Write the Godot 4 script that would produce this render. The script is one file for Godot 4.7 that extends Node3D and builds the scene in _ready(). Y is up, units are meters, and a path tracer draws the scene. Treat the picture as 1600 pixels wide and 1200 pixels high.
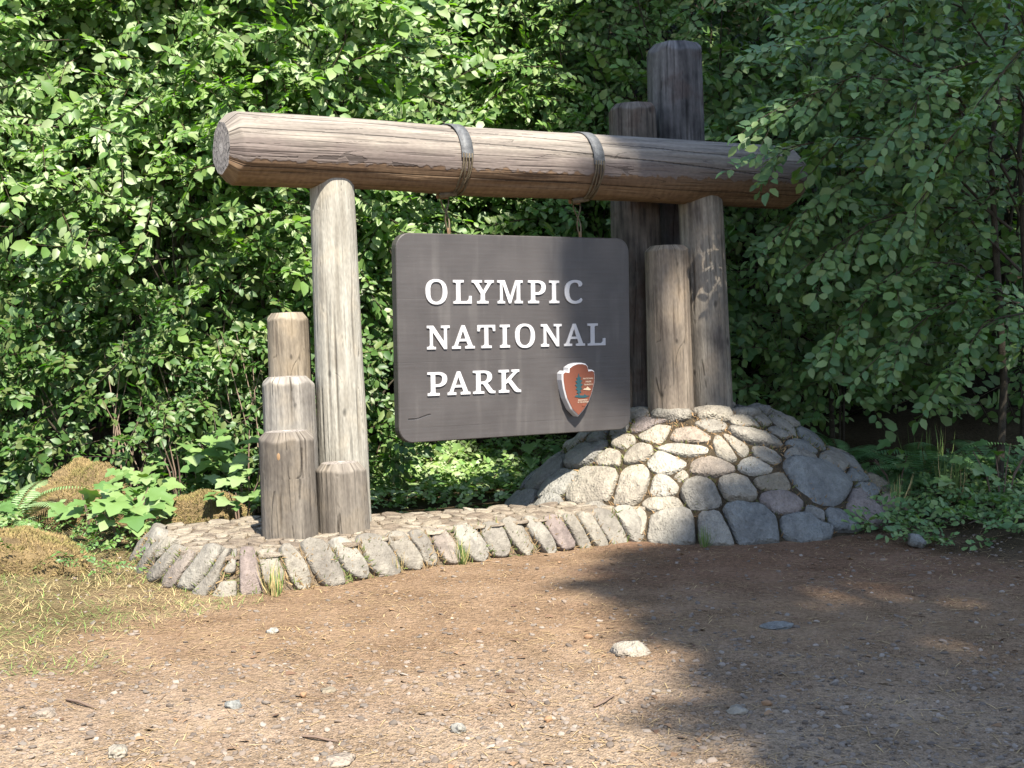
extends Node3D

# A carved wooden entrance sign hanging from a log frame on cobble footings, in front of a wall of shrubs.
const TH := 0.541052                     # the sign runs 31 degrees off the picture plane
var AL := Vector3(cos(TH), 0, -sin(TH))  # along the crossbeam, left to right
var FR := Vector3(sin(TH), 0, cos(TH))   # out of the sign's face
const E0 := Vector3(-1.174, 0, -8.93)    # foot of the left post on the sign's line
const SUN := Vector3(0.20103, 0.80902, 0.55234)

var rng := RandomNumberGenerator.new()
var names := {}
var M := {}
var rough_noise := FastNoiseLite.new()
var soft_noise := FastNoiseLite.new()

func _ready():
	rng.seed = 20240717
	# camera
	var cam := Camera3D.new()
	cam.name = "camera"
	cam.basis = Basis(Vector3.RIGHT, -atan(90.0 / 2100.0)) * Basis(Vector3.BACK, -0.015)
	cam.position = Vector3(0, 1.5, 0)
	cam.fov = rad_to_deg(2.0 * atan(600.0 / 2100.0))
	cam.near = 0.1
	cam.far = 400.0
	cam.current = true
	add_child(cam)
	# sky, exposure
	var sm := ProceduralSkyMaterial.new()
	sm.sky_top_color = Color(0.47, 0.55, 0.69)
	sm.sky_horizon_color = Color(0.74, 0.78, 0.82)
	sm.sky_curve = 0.18
	sm.ground_bottom_color = Color(0.13, 0.12, 0.09)
	sm.ground_horizon_color = Color(0.30, 0.32, 0.28)
	sm.sun_angle_max = 12.0
	var sky := Sky.new()
	sky.sky_material = sm
	var env := Environment.new()
	env.background_mode = Environment.BG_SKY
	env.sky = sky
	env.background_energy_multiplier = 1.1
	env.tonemap_mode = Environment.TONE_MAPPER_LINEAR
	env.tonemap_exposure = 3.25
	env.sdfgi_enabled = true
	env.ssao_enabled = true
	env.ssil_enabled = true
	var we := WorldEnvironment.new()
	we.name = "environment"
	we.environment = env
	add_child(we)
	# sun: high, behind the camera and a little to the right
	var sun := DirectionalLight3D.new()
	sun.name = "sun"
	sun.light_energy = 1.6
	sun.light_color = Color(1.0, 0.972, 0.93)
	sun.light_angular_distance = 0.53
	sun.shadow_enabled = true
	sun.look_at_from_position(SUN * 50.0, Vector3.ZERO)
	add_child(sun)

	rough_noise.seed = 5
	rough_noise.frequency = 3.0
	rough_noise.fractal_octaves = 3
	soft_noise.seed = 9
	soft_noise.frequency = 0.6
	soft_noise.fractal_octaves = 2
	materials()
	# setting
	ground()
	hillside()
	shade_trees()
	hedge()
	# structure
	platform()
	mound()
	log_frame()
	short_posts()
	sign_board()
	# small things
	moss_rocks()
	understory()
	ground_cover()
	loose_things()

# ------------------------------------------------------------------ naming
func numbered(called: String) -> String:
	var k: int = names.get(called, -1) + 1
	names[called] = k
	return called if k == 0 else "%s_%03d" % [called, k]

func tag(o: Node, label := "", category := "", group := "", kind := ""):
	if label: o.set_meta("label", label)
	if category: o.set_meta("category", category)
	if group: o.set_meta("group", group)
	if kind: o.set_meta("kind", kind)
	return o

func thing(called: String, label: String, category: String, at := Vector3.ZERO, turn := 0.0, group := "") -> Node3D:
	var o := Node3D.new()
	o.name = numbered(called)
	add_child(o)
	o.position = at
	o.rotation.y = turn
	tag(o, label, category, group)
	return o

func part(called: String, mesh: Mesh, mat: Material, parent: Node, xf := Transform3D.IDENTITY) -> MeshInstance3D:
	var o := MeshInstance3D.new()
	o.name = called
	o.mesh = mesh
	o.material_override = mat
	o.transform = xf
	if parent == self:
		o.name = numbered(called)
		add_child(o)
	else:
		var k := 0
		while parent.has_node(NodePath(o.name if k == 0 else "%s_%03d" % [called, k])):
			k += 1
		if k: o.name = "%s_%03d" % [called, k]
		parent.add_child(o, true)
	return o

func many(called: String, mesh: Mesh, mat: Material, parent: Node, xfs: Array, cols: Array) -> MultiMeshInstance3D:
	var mm := MultiMesh.new()
	mm.transform_format = MultiMesh.TRANSFORM_3D
	mm.use_colors = true
	mm.mesh = mesh
	mm.instance_count = xfs.size()
	for i in xfs.size():
		mm.set_instance_transform(i, xfs[i])
		mm.set_instance_color(i, cols[i])
	var o := MultiMeshInstance3D.new()
	o.name = numbered(called) if parent == self else called
	o.multimesh = mm
	o.material_override = mat
	parent.add_child(o, true)
	o.set_meta("kind", "stuff")
	return o

# ------------------------------------------------------------------ noise pictures
func noise_bytes(sd: int, freq: float, w: int, h: int, stretch := Vector2(1, 1), octaves := 4) -> PackedByteArray:
	var n := FastNoiseLite.new()
	n.noise_type = FastNoiseLite.TYPE_SIMPLEX_SMOOTH
	n.seed = sd
	n.frequency = freq
	n.fractal_octaves = octaves
	var im: Image = n.get_seamless_image(int(w / stretch.x), int(h / stretch.y), false, false, 0.12, true)
	im.convert(Image.FORMAT_L8)
	if stretch != Vector2(1, 1):
		im.resize(w, h, Image.INTERPOLATE_CUBIC)
	return im.get_data()

func rgb_texture(w: int, h: int, data: PackedByteArray) -> ImageTexture:
	return ImageTexture.create_from_image(Image.create_from_data(w, h, false, Image.FORMAT_RGB8, data))

func grey_texture(w: int, h: int, data: PackedByteArray) -> ImageTexture:
	return ImageTexture.create_from_image(Image.create_from_data(w, h, false, Image.FORMAT_L8, data))

func put(d: PackedByteArray, i: int, c: Vector3):
	# linear colour to sRGB bytes
	d[i * 3] = int(255.0 * pow(clampf(c.x, 0.0, 1.0), 0.4545))
	d[i * 3 + 1] = int(255.0 * pow(clampf(c.y, 0.0, 1.0), 0.4545))
	d[i * 3 + 2] = int(255.0 * pow(clampf(c.z, 0.0, 1.0), 0.4545))

func plain(c: Color, rough := 0.9) -> StandardMaterial3D:
	var m := StandardMaterial3D.new()
	m.albedo_color = c.linear_to_srgb()
	m.roughness = rough
	m.metallic_specular = 0.35
	return m

func leafy(rough: float, through: Color, spec := 0.5) -> StandardMaterial3D:
	var m := StandardMaterial3D.new()
	m.vertex_color_use_as_albedo = true
	m.roughness = rough
	m.metallic_specular = spec
	m.cull_mode = BaseMaterial3D.CULL_DISABLED
	m.backlight_enabled = true
	m.backlight = through
	return m

func wood(sd: int, light: Vector3, dark: Vector3, warm: Vector3, warm_share: float, crack: float) -> StandardMaterial3D:
	var w := 320
	var h := 640
	var fine := noise_bytes(sd, 0.07, w, h, Vector2(1, 20))
	var broad := noise_bytes(sd + 1, 0.022, w, h, Vector2(1, 8))
	var blot := noise_bytes(sd + 2, 0.012, w, h)
	var chk := noise_bytes(sd + 3, 0.016, w, h, Vector2(1, 14), 2)
	var grit := noise_bytes(sd + 4, 0.20, w, h, Vector2(1, 3), 2)
	var line := noise_bytes(sd + 5, 0.16, w, h, Vector2(1, 32), 2)
	var d := PackedByteArray()
	d.resize(w * h * 3)
	var hh := PackedByteArray()
	hh.resize(w * h)
	var knots := []
	for k in 5:
		knots.append(Vector3(rng.randf() * w, rng.randf() * h, rng.randf_range(2.2, 4.5)))
	for y in h:
		for x in w:
			var i := y * w + x
			var f := fine[i] / 255.0
			var b := broad[i] / 255.0
			var t := blot[i] / 255.0
			var v := clampf((f * 0.40 + b * 0.5 + 0.35 * t - 0.3) * 1.5, 0.0, 1.0)
			var c := dark.lerp(light, v)
			c = c.lerp(warm, smoothstep(0.45, 0.8, t) * warm_share)
			c *= 0.82 + 0.36 * (grit[i] / 255.0)
			var hgt := 0.45 + 0.4 * f + 0.15 * (grit[i] / 255.0)
			var r := absf(chk[i] / 255.0 - 0.5)
			if r < crack and t > 0.48:
				var q := (1.0 - r / crack) * smoothstep(0.48, 0.6, t)
				c *= 1.0 - 0.7 * q
				hgt -= 0.45 * q
			# fine checks that follow the grain
			var q3 := smoothstep(0.63, 0.86, line[i] / 255.0) * (0.35 + 0.65 * smoothstep(0.3, 0.6, b))
			c *= 1.0 - 0.42 * q3
			hgt -= 0.3 * q3
			for kn in knots:
				var dx: float = (x - kn.x) / kn.z
				var dy: float = (y - kn.y) / (kn.z * 1.7)
				var q2: float = dx * dx + dy * dy
				if q2 < 2.2:
					c *= 0.35 + 0.3 * q2 * (0.8 + 0.4 * f)
			put(d, i, c)
			hh[i] = int(clampf(hgt, 0.0, 1.0) * 255.0)
	var m := StandardMaterial3D.new()
	m.albedo_texture = rgb_texture(w, h, d)
	m.heightmap_enabled = true
	m.heightmap_texture = grey_texture(w, h, hh)
	m.heightmap_scale = 0.9
	m.vertex_color_use_as_albedo = true
	m.roughness = 0.85
	m.metallic_specular = 0.3
	return m

func tinted(m: StandardMaterial3D, c: Color) -> StandardMaterial3D:
	var r: StandardMaterial3D = m.duplicate()
	r.albedo_color = c
	return r

func materials():
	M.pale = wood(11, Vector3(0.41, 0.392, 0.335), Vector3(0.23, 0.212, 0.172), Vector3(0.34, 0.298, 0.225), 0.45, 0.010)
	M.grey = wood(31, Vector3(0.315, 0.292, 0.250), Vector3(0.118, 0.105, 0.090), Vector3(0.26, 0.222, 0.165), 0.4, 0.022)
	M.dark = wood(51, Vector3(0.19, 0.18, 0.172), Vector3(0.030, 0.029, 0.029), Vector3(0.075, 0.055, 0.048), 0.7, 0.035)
	M.brown = wood(71, Vector3(0.36, 0.318, 0.25), Vector3(0.10, 0.083, 0.068), Vector3(0.26, 0.205, 0.145), 0.5, 0.035)
	M.beam = beam_wood()
	M.grain_cut = end_grain(0.27)
	M.grain_log = end_grain(0.34)
	# stone
	var w := 512
	var a := noise_bytes(101, 0.008, w, w)
	var b := noise_bytes(102, 0.05, w, w)
	var c := noise_bytes(103, 0.16, w, w, Vector2(1, 1), 2)
	var d := PackedByteArray()
	d.resize(w * w * 3)
	var hh := PackedByteArray()
	hh.resize(w * w)
	for i in w * w:
		var p := a[i] / 255.0
		var q := b[i] / 255.0
		var r := c[i] / 255.0
		var col := Vector3(0.52, 0.49, 0.45).lerp(Vector3(0.90, 0.86, 0.78), smoothstep(0.3, 0.7, p))
		col *= 0.50 + 0.8 * q
		col *= 0.84 + 0.3 * r
		if r > 0.74: col *= 0.62
		# dark pits and thin seams, lichen
		var seam := absf(q - 0.5)
		if seam < 0.02 and p > 0.5: col *= 0.55 + 0.45 * seam / 0.02
		col = col.lerp(Vector3(0.20, 0.19, 0.13), smoothstep(0.58, 0.72, q * 0.5 + p * 0.5) * 0.7 * r)
		put(d, i, col)
		hh[i] = int(255.0 * clampf(0.55 * q + 0.35 * r + (0.1 if seam > 0.02 else 0.0), 0.0, 1.0))
	M.stone_tex = rgb_texture(w, w, d)
	M.stone_h = grey_texture(w, w, hh)
	M.stones = []
	for t in [Vector3(0.52, 0.50, 0.45), Vector3(0.62, 0.58, 0.50), Vector3(0.44, 0.44, 0.42), Vector3(0.56, 0.49, 0.42), Vector3(0.46, 0.40, 0.38), Vector3(0.66, 0.64, 0.58), Vector3(0.40, 0.42, 0.42), Vector3(0.52, 0.46, 0.36)]:
		M.stones.append(stone_mat(t * 0.62, 0.62, 3.6))
	M.stones.append(stone_mat(Vector3(0.40, 0.365, 0.315), 0.9, 3.0))
	M.kerb = []
	for t in [Vector3(0.42, 0.40, 0.36), Vector3(0.48, 0.455, 0.40), Vector3(0.36, 0.36, 0.345), Vector3(0.46, 0.41, 0.37), Vector3(0.40, 0.34, 0.325), Vector3(0.50, 0.485, 0.44)]:
		M.kerb.append(stone_mat(t * 0.62, 0.9, 1.6))
	M.paver = []
	for t in [Vector3(0.60, 0.53, 0.43), Vector3(0.52, 0.45, 0.37), Vector3(0.68, 0.61, 0.51), Vector3(0.44, 0.37, 0.30)]:
		M.paver.append(stone_mat(t * 0.56, 2.0, 1.2))
	M.paver_bed = stone_mat(Vector3(0.20, 0.16, 0.115), 2.0, 2.0)
	M.mortar = stone_mat(Vector3(0.10, 0.078, 0.050), 3.0, 2.5)
	M.moss_bed = stone_mat(Vector3(0.28, 0.21, 0.11), 2.2, 3.5)
	M.pebble = StandardMaterial3D.new()
	M.pebble.vertex_color_use_as_albedo = true
	M.pebble.roughness = 0.9
	# dirt
	w = 1024
	a = noise_bytes(111, 0.005, w, w, Vector2(1, 1), 4)
	b = noise_bytes(112, 0.06, w, w, Vector2(1, 1), 3)
	c = noise_bytes(113, 0.22, w, w, Vector2(1, 1), 2)
	d.resize(w * w * 3)
	hh.resize(w * w)
	for i in w * w:
		var p := a[i] / 255.0
		var q := b[i] / 255.0
		var r := c[i] / 255.0
		var k := 0.46 + 0.34 * p + 0.50 * (q - 0.5) + 0.65 * (r - 0.5)
		var col := Vector3(1.0, 0.93, 0.85).lerp(Vector3(1.0, 1.0, 1.0), p) * k
		if r > 0.72: col = col.lerp(Vector3(0.95, 0.98, 1.0), 0.45)
		put(d, i, col)
		hh[i] = int(255.0 * clampf(0.5 * q + 0.5 * r, 0.0, 1.0))
	var g := StandardMaterial3D.new()
	g.vertex_color_use_as_albedo = true
	g.albedo_texture = rgb_texture(w, w, d)
	g.heightmap_enabled = true
	g.heightmap_texture = grey_texture(w, w, hh)
	g.heightmap_scale = 2.6
	g.uv1_triplanar = true
	g.uv1_world_triplanar = true
	g.uv1_scale = Vector3(0.37, 0.37, 0.37)
	g.roughness = 0.95
	g.metallic_specular = 0.2
	M.dirt = g
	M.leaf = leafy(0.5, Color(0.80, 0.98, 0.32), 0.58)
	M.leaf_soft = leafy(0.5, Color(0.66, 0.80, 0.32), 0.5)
	M.fern = leafy(0.5, Color(0.40, 0.5, 0.2), 0.45)
	M.straw = leafy(0.8, Color(0.2, 0.2, 0.12), 0.3)
	M.bark = stone_mat(Vector3(0.10, 0.088, 0.068), 4.0, 1.2)
	M.dead_twig = plain(Color(0.23, 0.17, 0.125), 0.85)
	M.twig = plain(Color(0.13, 0.09, 0.065), 0.85)
	M.white = plain(Color(0.42, 0.415, 0.415), 0.55)
	M.metal = stone_mat(Vector3(0.185, 0.20, 0.22), 5.0, 0.2)
	M.metal.metallic = 0.25
	M.metal.roughness = 0.6
	M.strand = stone_mat(Vector3(0.24, 0.205, 0.15), 5.0, 0.2)
	M.strand.metallic = 0.4
	M.strand.roughness = 0.55
	M.rust = plain(Color(0.22, 0.13, 0.07), 0.8)

func stone_mat(tint: Vector3, scale: float, relief: float) -> StandardMaterial3D:
	var m := StandardMaterial3D.new()
	m.albedo_texture = M.stone_tex
	m.albedo_color = Color(tint.x, tint.y, tint.z).linear_to_srgb()
	m.uv1_triplanar = true
	m.uv1_world_triplanar = true
	m.uv1_scale = Vector3.ONE * scale
	m.heightmap_enabled = true
	m.heightmap_texture = M.stone_h
	m.heightmap_scale = relief
	m.roughness = 0.9
	m.metallic_specular = 0.3
	return m

func beam_wood() -> StandardMaterial3D:
	# x runs along the beam, y around it: 0 top, 0.25 front, 0.5 underside
	var w := 1600
	var h := 448
	var fine := noise_bytes(201, 0.05, w, h, Vector2(25, 1))
	var line := noise_bytes(207, 0.13, w, h, Vector2(40, 1), 2)
	var grit := noise_bytes(208, 0.2, w, h, Vector2(4, 1), 2)
	var broad := noise_bytes(202, 0.02, w, h, Vector2(10, 1))
	var blot := noise_bytes(203, 0.010, w, h)
	var jag := noise_bytes(204, 0.03, w, h, Vector2(1, 1), 3)
	var hew := noise_bytes(205, 0.06, w, h, Vector2(1, 2), 2)
	var chk := noise_bytes(206, 0.02, w, h, Vector2(20, 1), 2)
	var d := PackedByteArray()
	d.resize(w * h * 3)
	var hh := PackedByteArray()
	hh.resize(w * h)
	for y in h:
		var v := float(y) / h
		var vv := v if v < 0.5 else 1.0 - v
		for x in w:
			var i := y * w + x
			var u := float(x) / w
			var f := fine[i] / 255.0
			var b := broad[i] / 255.0
			var t := blot[i] / 255.0
			var k := clampf((f * 0.6 + b * 0.5 - 0.25) * 1.7, 0.0, 1.0)
			var top := Vector3(0.130, 0.111, 0.092).lerp(Vector3(0.232, 0.203, 0.166), k)
			# the lower edge of the weathered face is greyer
			top = top.lerp(Vector3(0.125, 0.096, 0.087), smoothstep(0.17, 0.29, vv + 0.06 * (t - 0.5)) * 0.7)
			var low := Vector3(0.115, 0.070, 0.038).lerp(Vector3(0.25, 0.165, 0.092), clampf(0.75 * k + 0.55 * (hew[i] / 255.0) - 0.2, 0.0, 1.0))
			low = low.lerp(Vector3(0.09, 0.055, 0.035), smoothstep(0.06, 0.0, vv - 0.315) * 0.55)
			var edge := lerpf(0.318, 0.292, u) + 0.035 * (jag[i] / 255.0 - 0.5)
			var c := top.lerp(low, smoothstep(-0.004, 0.004, vv - edge))
			var hgt := 0.5 + 0.35 * f - 0.22 * smoothstep(-0.004, 0.004, vv - edge)
			var r := absf(chk[i] / 255.0 - 0.5)
			if r < 0.006 and t > 0.52:
				c *= 0.6
				hgt -= 0.2
			var q3 := smoothstep(0.62, 0.88, line[i] / 255.0)
			c *= (1.0 - 0.30 * q3) * (0.84 + 0.32 * (grit[i] / 255.0))
			hgt -= 0.3 * q3
			# two long drying checks
			for q in [0.075 + 0.115 * u + 0.012 * (b - 0.5), 0.345 + 0.02 * u + 0.01 * (b - 0.5), 0.17 + 0.12 * u * u]:
				var dq: float = absf(v - q)
				if dq < 0.0018 + 0.0012 * f:
					c *= 0.35
					hgt -= 0.4
			put(d, i, c)
			hh[i] = int(clampf(hgt, 0.0, 1.0) * 255.0)
	var m := StandardMaterial3D.new()
	m.albedo_texture = rgb_texture(w, h, d)
	m.heightmap_enabled = true
	m.heightmap_texture = grey_texture(w, h, hh)
	m.heightmap_scale = 1.0
	m.roughness = 0.82
	m.metallic_specular = 0.3
	return m

func end_grain(bright: float) -> StandardMaterial3D:
	var w := 192
	var n := noise_bytes(301 + int(bright * 100), 0.03, w, w)
	var g := noise_bytes(302, 0.2, w, w, Vector2(1, 1), 2)
	var d := PackedByteArray()
	d.resize(w * w * 3)
	for y in w:
		for x in w:
			var i := y * w + x
			var p := Vector2(x - w * 0.5, y - w * 0.5) / (w * 0.5)
			var a := p.angle()
			var r := p.length()
			var ring := 0.5 + 0.5 * sin(r * 34.0 + n[i] * 0.03)
			var c := Vector3(1.0, 0.88, 0.76) * bright * (0.5 + 0.4 * ring + 0.7 * (g[i] / 255.0 - 0.35))
			c = c.lerp(Vector3(0.62, 0.55, 0.47), smoothstep(0.22, 0.0, r) * 0.6)
			var spoke := absf(sin(a * 8.5 + 0.8 * sin(r * 5.0) + n[i] * 0.012))
			if spoke < 0.22 * (0.25 + r): c *= 0.25
			put(d, i, c)
	var m := StandardMaterial3D.new()
	m.albedo_texture = rgb_texture(w, w, d)
	m.roughness = 0.9
	m.metallic_specular = 0.25
	return m

# ------------------------------------------------------------------ meshes
func build(verts: PackedVector3Array, uvs: PackedVector2Array, idx: PackedInt32Array, cols := PackedColorArray()) -> ArrayMesh:
	var a := []
	a.resize(Mesh.ARRAY_MAX)
	a[Mesh.ARRAY_VERTEX] = verts
	if uvs.size(): a[Mesh.ARRAY_TEX_UV] = uvs
	if cols.size(): a[Mesh.ARRAY_COLOR] = cols
	a[Mesh.ARRAY_INDEX] = idx
	var st := SurfaceTool.new()
	st.create_from_arrays(a)
	st.generate_normals()
	return st.commit()

func smooth(verts: PackedVector3Array, uvs: PackedVector2Array, idx: PackedInt32Array, cols := PackedColorArray()) -> ArrayMesh:
	# normals per vertex, shared
	var n := PackedVector3Array()
	n.resize(verts.size())
	for k in range(0, idx.size(), 3):
		var q := (verts[idx[k + 2]] - verts[idx[k]]).cross(verts[idx[k + 1]] - verts[idx[k]])
		n[idx[k]] += q
		n[idx[k + 1]] += q
		n[idx[k + 2]] += q
	for k in n.size():
		n[k] = n[k].normalized() if n[k].length_squared() > 1e-20 else Vector3.UP
	var a := []
	a.resize(Mesh.ARRAY_MAX)
	a[Mesh.ARRAY_VERTEX] = verts
	a[Mesh.ARRAY_NORMAL] = n
	if uvs.size(): a[Mesh.ARRAY_TEX_UV] = uvs
	if cols.size(): a[Mesh.ARRAY_COLOR] = cols
	a[Mesh.ARRAY_INDEX] = idx
	var m := ArrayMesh.new()
	m.add_surface_from_arrays(Mesh.PRIMITIVE_TRIANGLES, a)
	return m

func lattice(rows: int, columns: int) -> PackedInt32Array:
	# rows run along the axis, columns around; the last column repeats the first
	var idx := PackedInt32Array()
	for j in rows - 1:
		for i in columns - 1:
			var a := j * columns + i
			idx.append_array([a, a + columns, a + columns + 1, a, a + columns + 1, a + 1])
	return idx

const END := 0.72

func log_shape(length: float, r0: float, r1: float, sd: int, chamfer0: float, chamfer1: float, along_u: bool, v_off := 0.0, facets := 9) -> Array:
	# a peeled log along +y, its ends hewn into facets; returns the shaft and the two end faces' rings
	var cols := 97
	var ys := []
	var n_mid := int(maxf(10, length / 0.06))
	if chamfer0 > 0:
		for k in 9: ys.append(chamfer0 * 1.5 * k / 9.0)
	else:
		ys.append(0.0)
	var y_a: float = chamfer0 * 1.5
	var y_b: float = length - chamfer1 * 1.5
	for k in n_mid + 1:
		ys.append(lerpf(y_a, y_b, float(k) / n_mid) + (0.0001 if k == 0 and chamfer0 <= 0 else 0.0))
	if chamfer1 > 0:
		for k in range(1, 10): ys.append(length - chamfer1 * 1.5 * (9 - k) / 9.0)
	var turn := rng.randf() * TAU
	var angs := []
	var cuts := []
	for k in facets:
		angs.append(turn + (k + rng.randf_range(-0.22, 0.22)) * TAU / facets)
		cuts.append(rng.randf_range(0.92, 1.06))
	# drying checks: narrow grooves that follow the grain
	var checks := []
	for k in 7:
		var y0 := rng.randf_range(-0.1, 0.75) * length
		checks.append([rng.randi() % (cols - 1), y0, y0 + rng.randf_range(0.18, 0.6) * length, rng.randf_range(0.006, 0.02), rng.randf_range(-1.5, 1.5)])
	var verts := PackedVector3Array()
	var uvs := PackedVector2Array()
	var shade := PackedColorArray()
	for y in ys:
		for i in cols:
			var a := TAU * (i % (cols - 1)) / (cols - 1)
			var dir := Vector3(sin(a), 0, cos(a))
			var r: float = lerpf(r0, r1, y / length)
			r *= 1.0 + 0.055 * soft_noise.get_noise_3d(dir.x * 1.1 + sd * 3.1, y * 0.9, dir.z * 1.1) + 0.018 * rough_noise.get_noise_3d(dir.x * 1.4 + sd * 7.0, y * 0.16, dir.z * 1.4)
			var r_full := r
			for e in 2:
				var ch: float = chamfer0 if e == 0 else chamfer1
				if ch <= 0.0: continue
				var t: float = y if e == 0 else length - y
				if t > ch * 1.6: continue
				var rr: float = r0 if e == 0 else r1
				for k in facets:
					var c := cos(a - angs[k])
					if c > 0.5:
						r = minf(r, (rr * END * cuts[k] + t * rr * (1.03 - END) / ch) / c)
			var tone := Color.WHITE if r < r_full - 0.003 else Color(0.86, 0.86, 0.86)
			for ck in checks:
				if y < ck[1] or y > ck[2]: continue
				var tc: float = (y - ck[1]) / (ck[2] - ck[1])
				if posmod(int(ck[0] + ck[4] * tc), cols - 1) == i % (cols - 1):
					r -= ck[3] * sin(PI * tc)
					tone = tone.lerp(Color(0.22, 0.2, 0.19), 0.8 * sin(PI * tc))
			shade.append(tone)
			verts.append(Vector3(dir.x * r, y, dir.z * r))
			var around := float(i) / (cols - 1)
			if along_u: uvs.append(Vector2(y / length, around))
			else: uvs.append(Vector2(around, y / 2.4 + v_off))
	var shaft := smooth(verts, uvs, lattice(ys.size(), cols), shade)
	var out := [shaft]
	for e in 2:
		var ring := PackedVector3Array()
		for i in cols - 1: ring.append(verts[i if e == 0 else (ys.size() - 1) * cols + i])
		var cv := PackedVector3Array()
		var cu := PackedVector2Array()
		var ci := PackedInt32Array()
		var mid := Vector3(0, ring[0].y + (0.004 if e else -0.004), 0)
		cv.append(mid)
		cu.append(Vector2(0.5, 0.5))
		for p in ring:
			cv.append(p)
			cu.append(Vector2(0.5 + 0.46 * p.x / r0, 0.5 + 0.46 * p.z / r0))
		for i in ring.size():
			var b := 1 + i
			var c2 := 1 + (i + 1) % ring.size()
			if e: ci.append_array([0, c2, b])
			else: ci.append_array([0, b, c2])
		out.append(build(cv, cu, ci))
	return out

func upright(at: Vector3, top: Vector3) -> Transform3D:
	var y := (top - at).normalized()
	var x := y.cross(Vector3.BACK).normalized()
	return Transform3D(Basis(x, y, x.cross(y)), at)

func tube(points: Array, radii: Array, sides := 7, closed_ends := true) -> ArrayMesh:
	var verts := PackedVector3Array()
	var uvs := PackedVector2Array()
	var x := Vector3.ZERO
	for j in points.size():
		var p: Vector3 = points[j]
		var q: Vector3 = points[mini(j + 1, points.size() - 1)] - points[maxi(j - 1, 0)]
		q = q.normalized()
		if x == Vector3.ZERO:
			x = q.cross(Vector3.RIGHT if absf(q.x) < 0.8 else Vector3.BACK).normalized()
		x = (x - q * x.dot(q)).normalized()
		var z := x.cross(q)
		for i in sides + 1:
			var a := TAU * (i % sides) / sides
			verts.append(p + (x * sin(a) + z * cos(a)) * radii[j])
			uvs.append(Vector2(float(i) / sides, j * 0.2))
	var idx := lattice(points.size(), sides + 1)
	if closed_ends:
		var last := (points.size() - 1) * (sides + 1)
		for i in range(1, sides - 1):
			idx.append_array([0, i, i + 1, last, last + i + 1, last + i])
	return smooth(verts, uvs, idx)

func blob(sd: int, rings := 9, cols := 14, rough := 0.16, power := 1.0) -> ArrayMesh:
	# a unit stone: rounded, lumpy, a little squared off
	var verts := PackedVector3Array()
	var uvs := PackedVector2Array()
	for j in rings:
		var b := PI * j / (rings - 1) - PI / 2
		for i in cols + 1:
			var a := TAU * (i % cols) / cols
			var d := Vector3(cos(b) * sin(a), sin(b), cos(b) * cos(a))
			var r := 1.0 + rough * soft_noise.get_noise_3d(d.x * 1.5 + sd * 5.3, d.y * 1.5, d.z * 1.5) * 2.0 + rough * 0.5 * rough_noise.get_noise_3d(d.x * 0.7 + sd * 2.7, d.y * 0.7, d.z * 0.7)
			var m := maxf(absf(d.x), maxf(absf(d.y), absf(d.z)))
			r *= lerpf(1.0, 1.0 / m, 0.25 * power)
			verts.append(d * r)
			uvs.append(Vector2(float(i) / cols, float(j) / rings))
	return smooth(verts, uvs, lattice(rings, cols + 1))

func extrude(outline: PackedVector2Array, front: float, back: float, bevel := 0.0) -> ArrayMesh:
	# an upright plate: outline counterclockwise in x, y; the face at z = front
	var tri := Geometry2D.triangulate_polygon(outline)
	var inner := outline
	if bevel > 0.0:
		var off := Geometry2D.offset_polygon(outline, -bevel, Geometry2D.JOIN_MITER)
		if off.size() and off[0].size() == outline.size():
			inner = PackedVector2Array()
			for p in outline:
				var best: Vector2 = off[0][0]
				for q in off[0]:
					if q.distance_to(p) < best.distance_to(p): best = q
				inner.append(best)
	var st := SurfaceTool.new()
	st.begin(Mesh.PRIMITIVE_TRIANGLES)
	st.set_smooth_group(-1)
	var box := Rect2(outline[0], Vector2.ZERO)
	for p in outline: box = box.expand(p)
	var add := func(p: Vector2, z: float):
		st.set_uv(Vector2((p.x - box.position.x) / box.size.x, 1.0 - (p.y - box.position.y) / box.size.y))
		st.add_vertex(Vector3(p.x, p.y, z))
	for k in range(0, tri.size(), 3):
		var a := tri[k]
		var b := tri[k + 1]
		var c := tri[k + 2]
		if (outline[b] - outline[a]).cross(outline[c] - outline[a]) > 0:
			var s := b
			b = c
			c = s
		add.call(inner[a], front); add.call(inner[b], front); add.call(inner[c], front)
		add.call(outline[a], back); add.call(outline[c], back); add.call(outline[b], back)
	var n := outline.size()
	for i in n:
		var p: Vector2 = outline[i]
		var q: Vector2 = outline[(i + 1) % n]
		var fz := front - bevel
		add.call(p, back); add.call(p, fz); add.call(q, fz)
		add.call(p, back); add.call(q, fz); add.call(q, back)
		if bevel > 0.0:
			var pi: Vector2 = inner[i]
			var qi: Vector2 = inner[(i + 1) % n]
			add.call(p, fz); add.call(pi, front); add.call(qi, front)
			add.call(p, fz); add.call(qi, front); add.call(q, fz)
	st.generate_normals()
	return st.commit()

func cut(poly: PackedVector2Array, at: Vector2, n: Vector2) -> PackedVector2Array:
	# the part of a polygon behind the line through «at» with normal n
	var out := PackedVector2Array()
	for i in poly.size():
		var p := poly[i]
		var q := poly[(i + 1) % poly.size()]
		var a := (p - at).dot(n)
		var b := (q - at).dot(n)
		if a <= 0: out.append(p)
		if (a < 0 and b > 0) or (a > 0 and b < 0):
			out.append(p.lerp(q, a / (a - b)))
	return out

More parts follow.
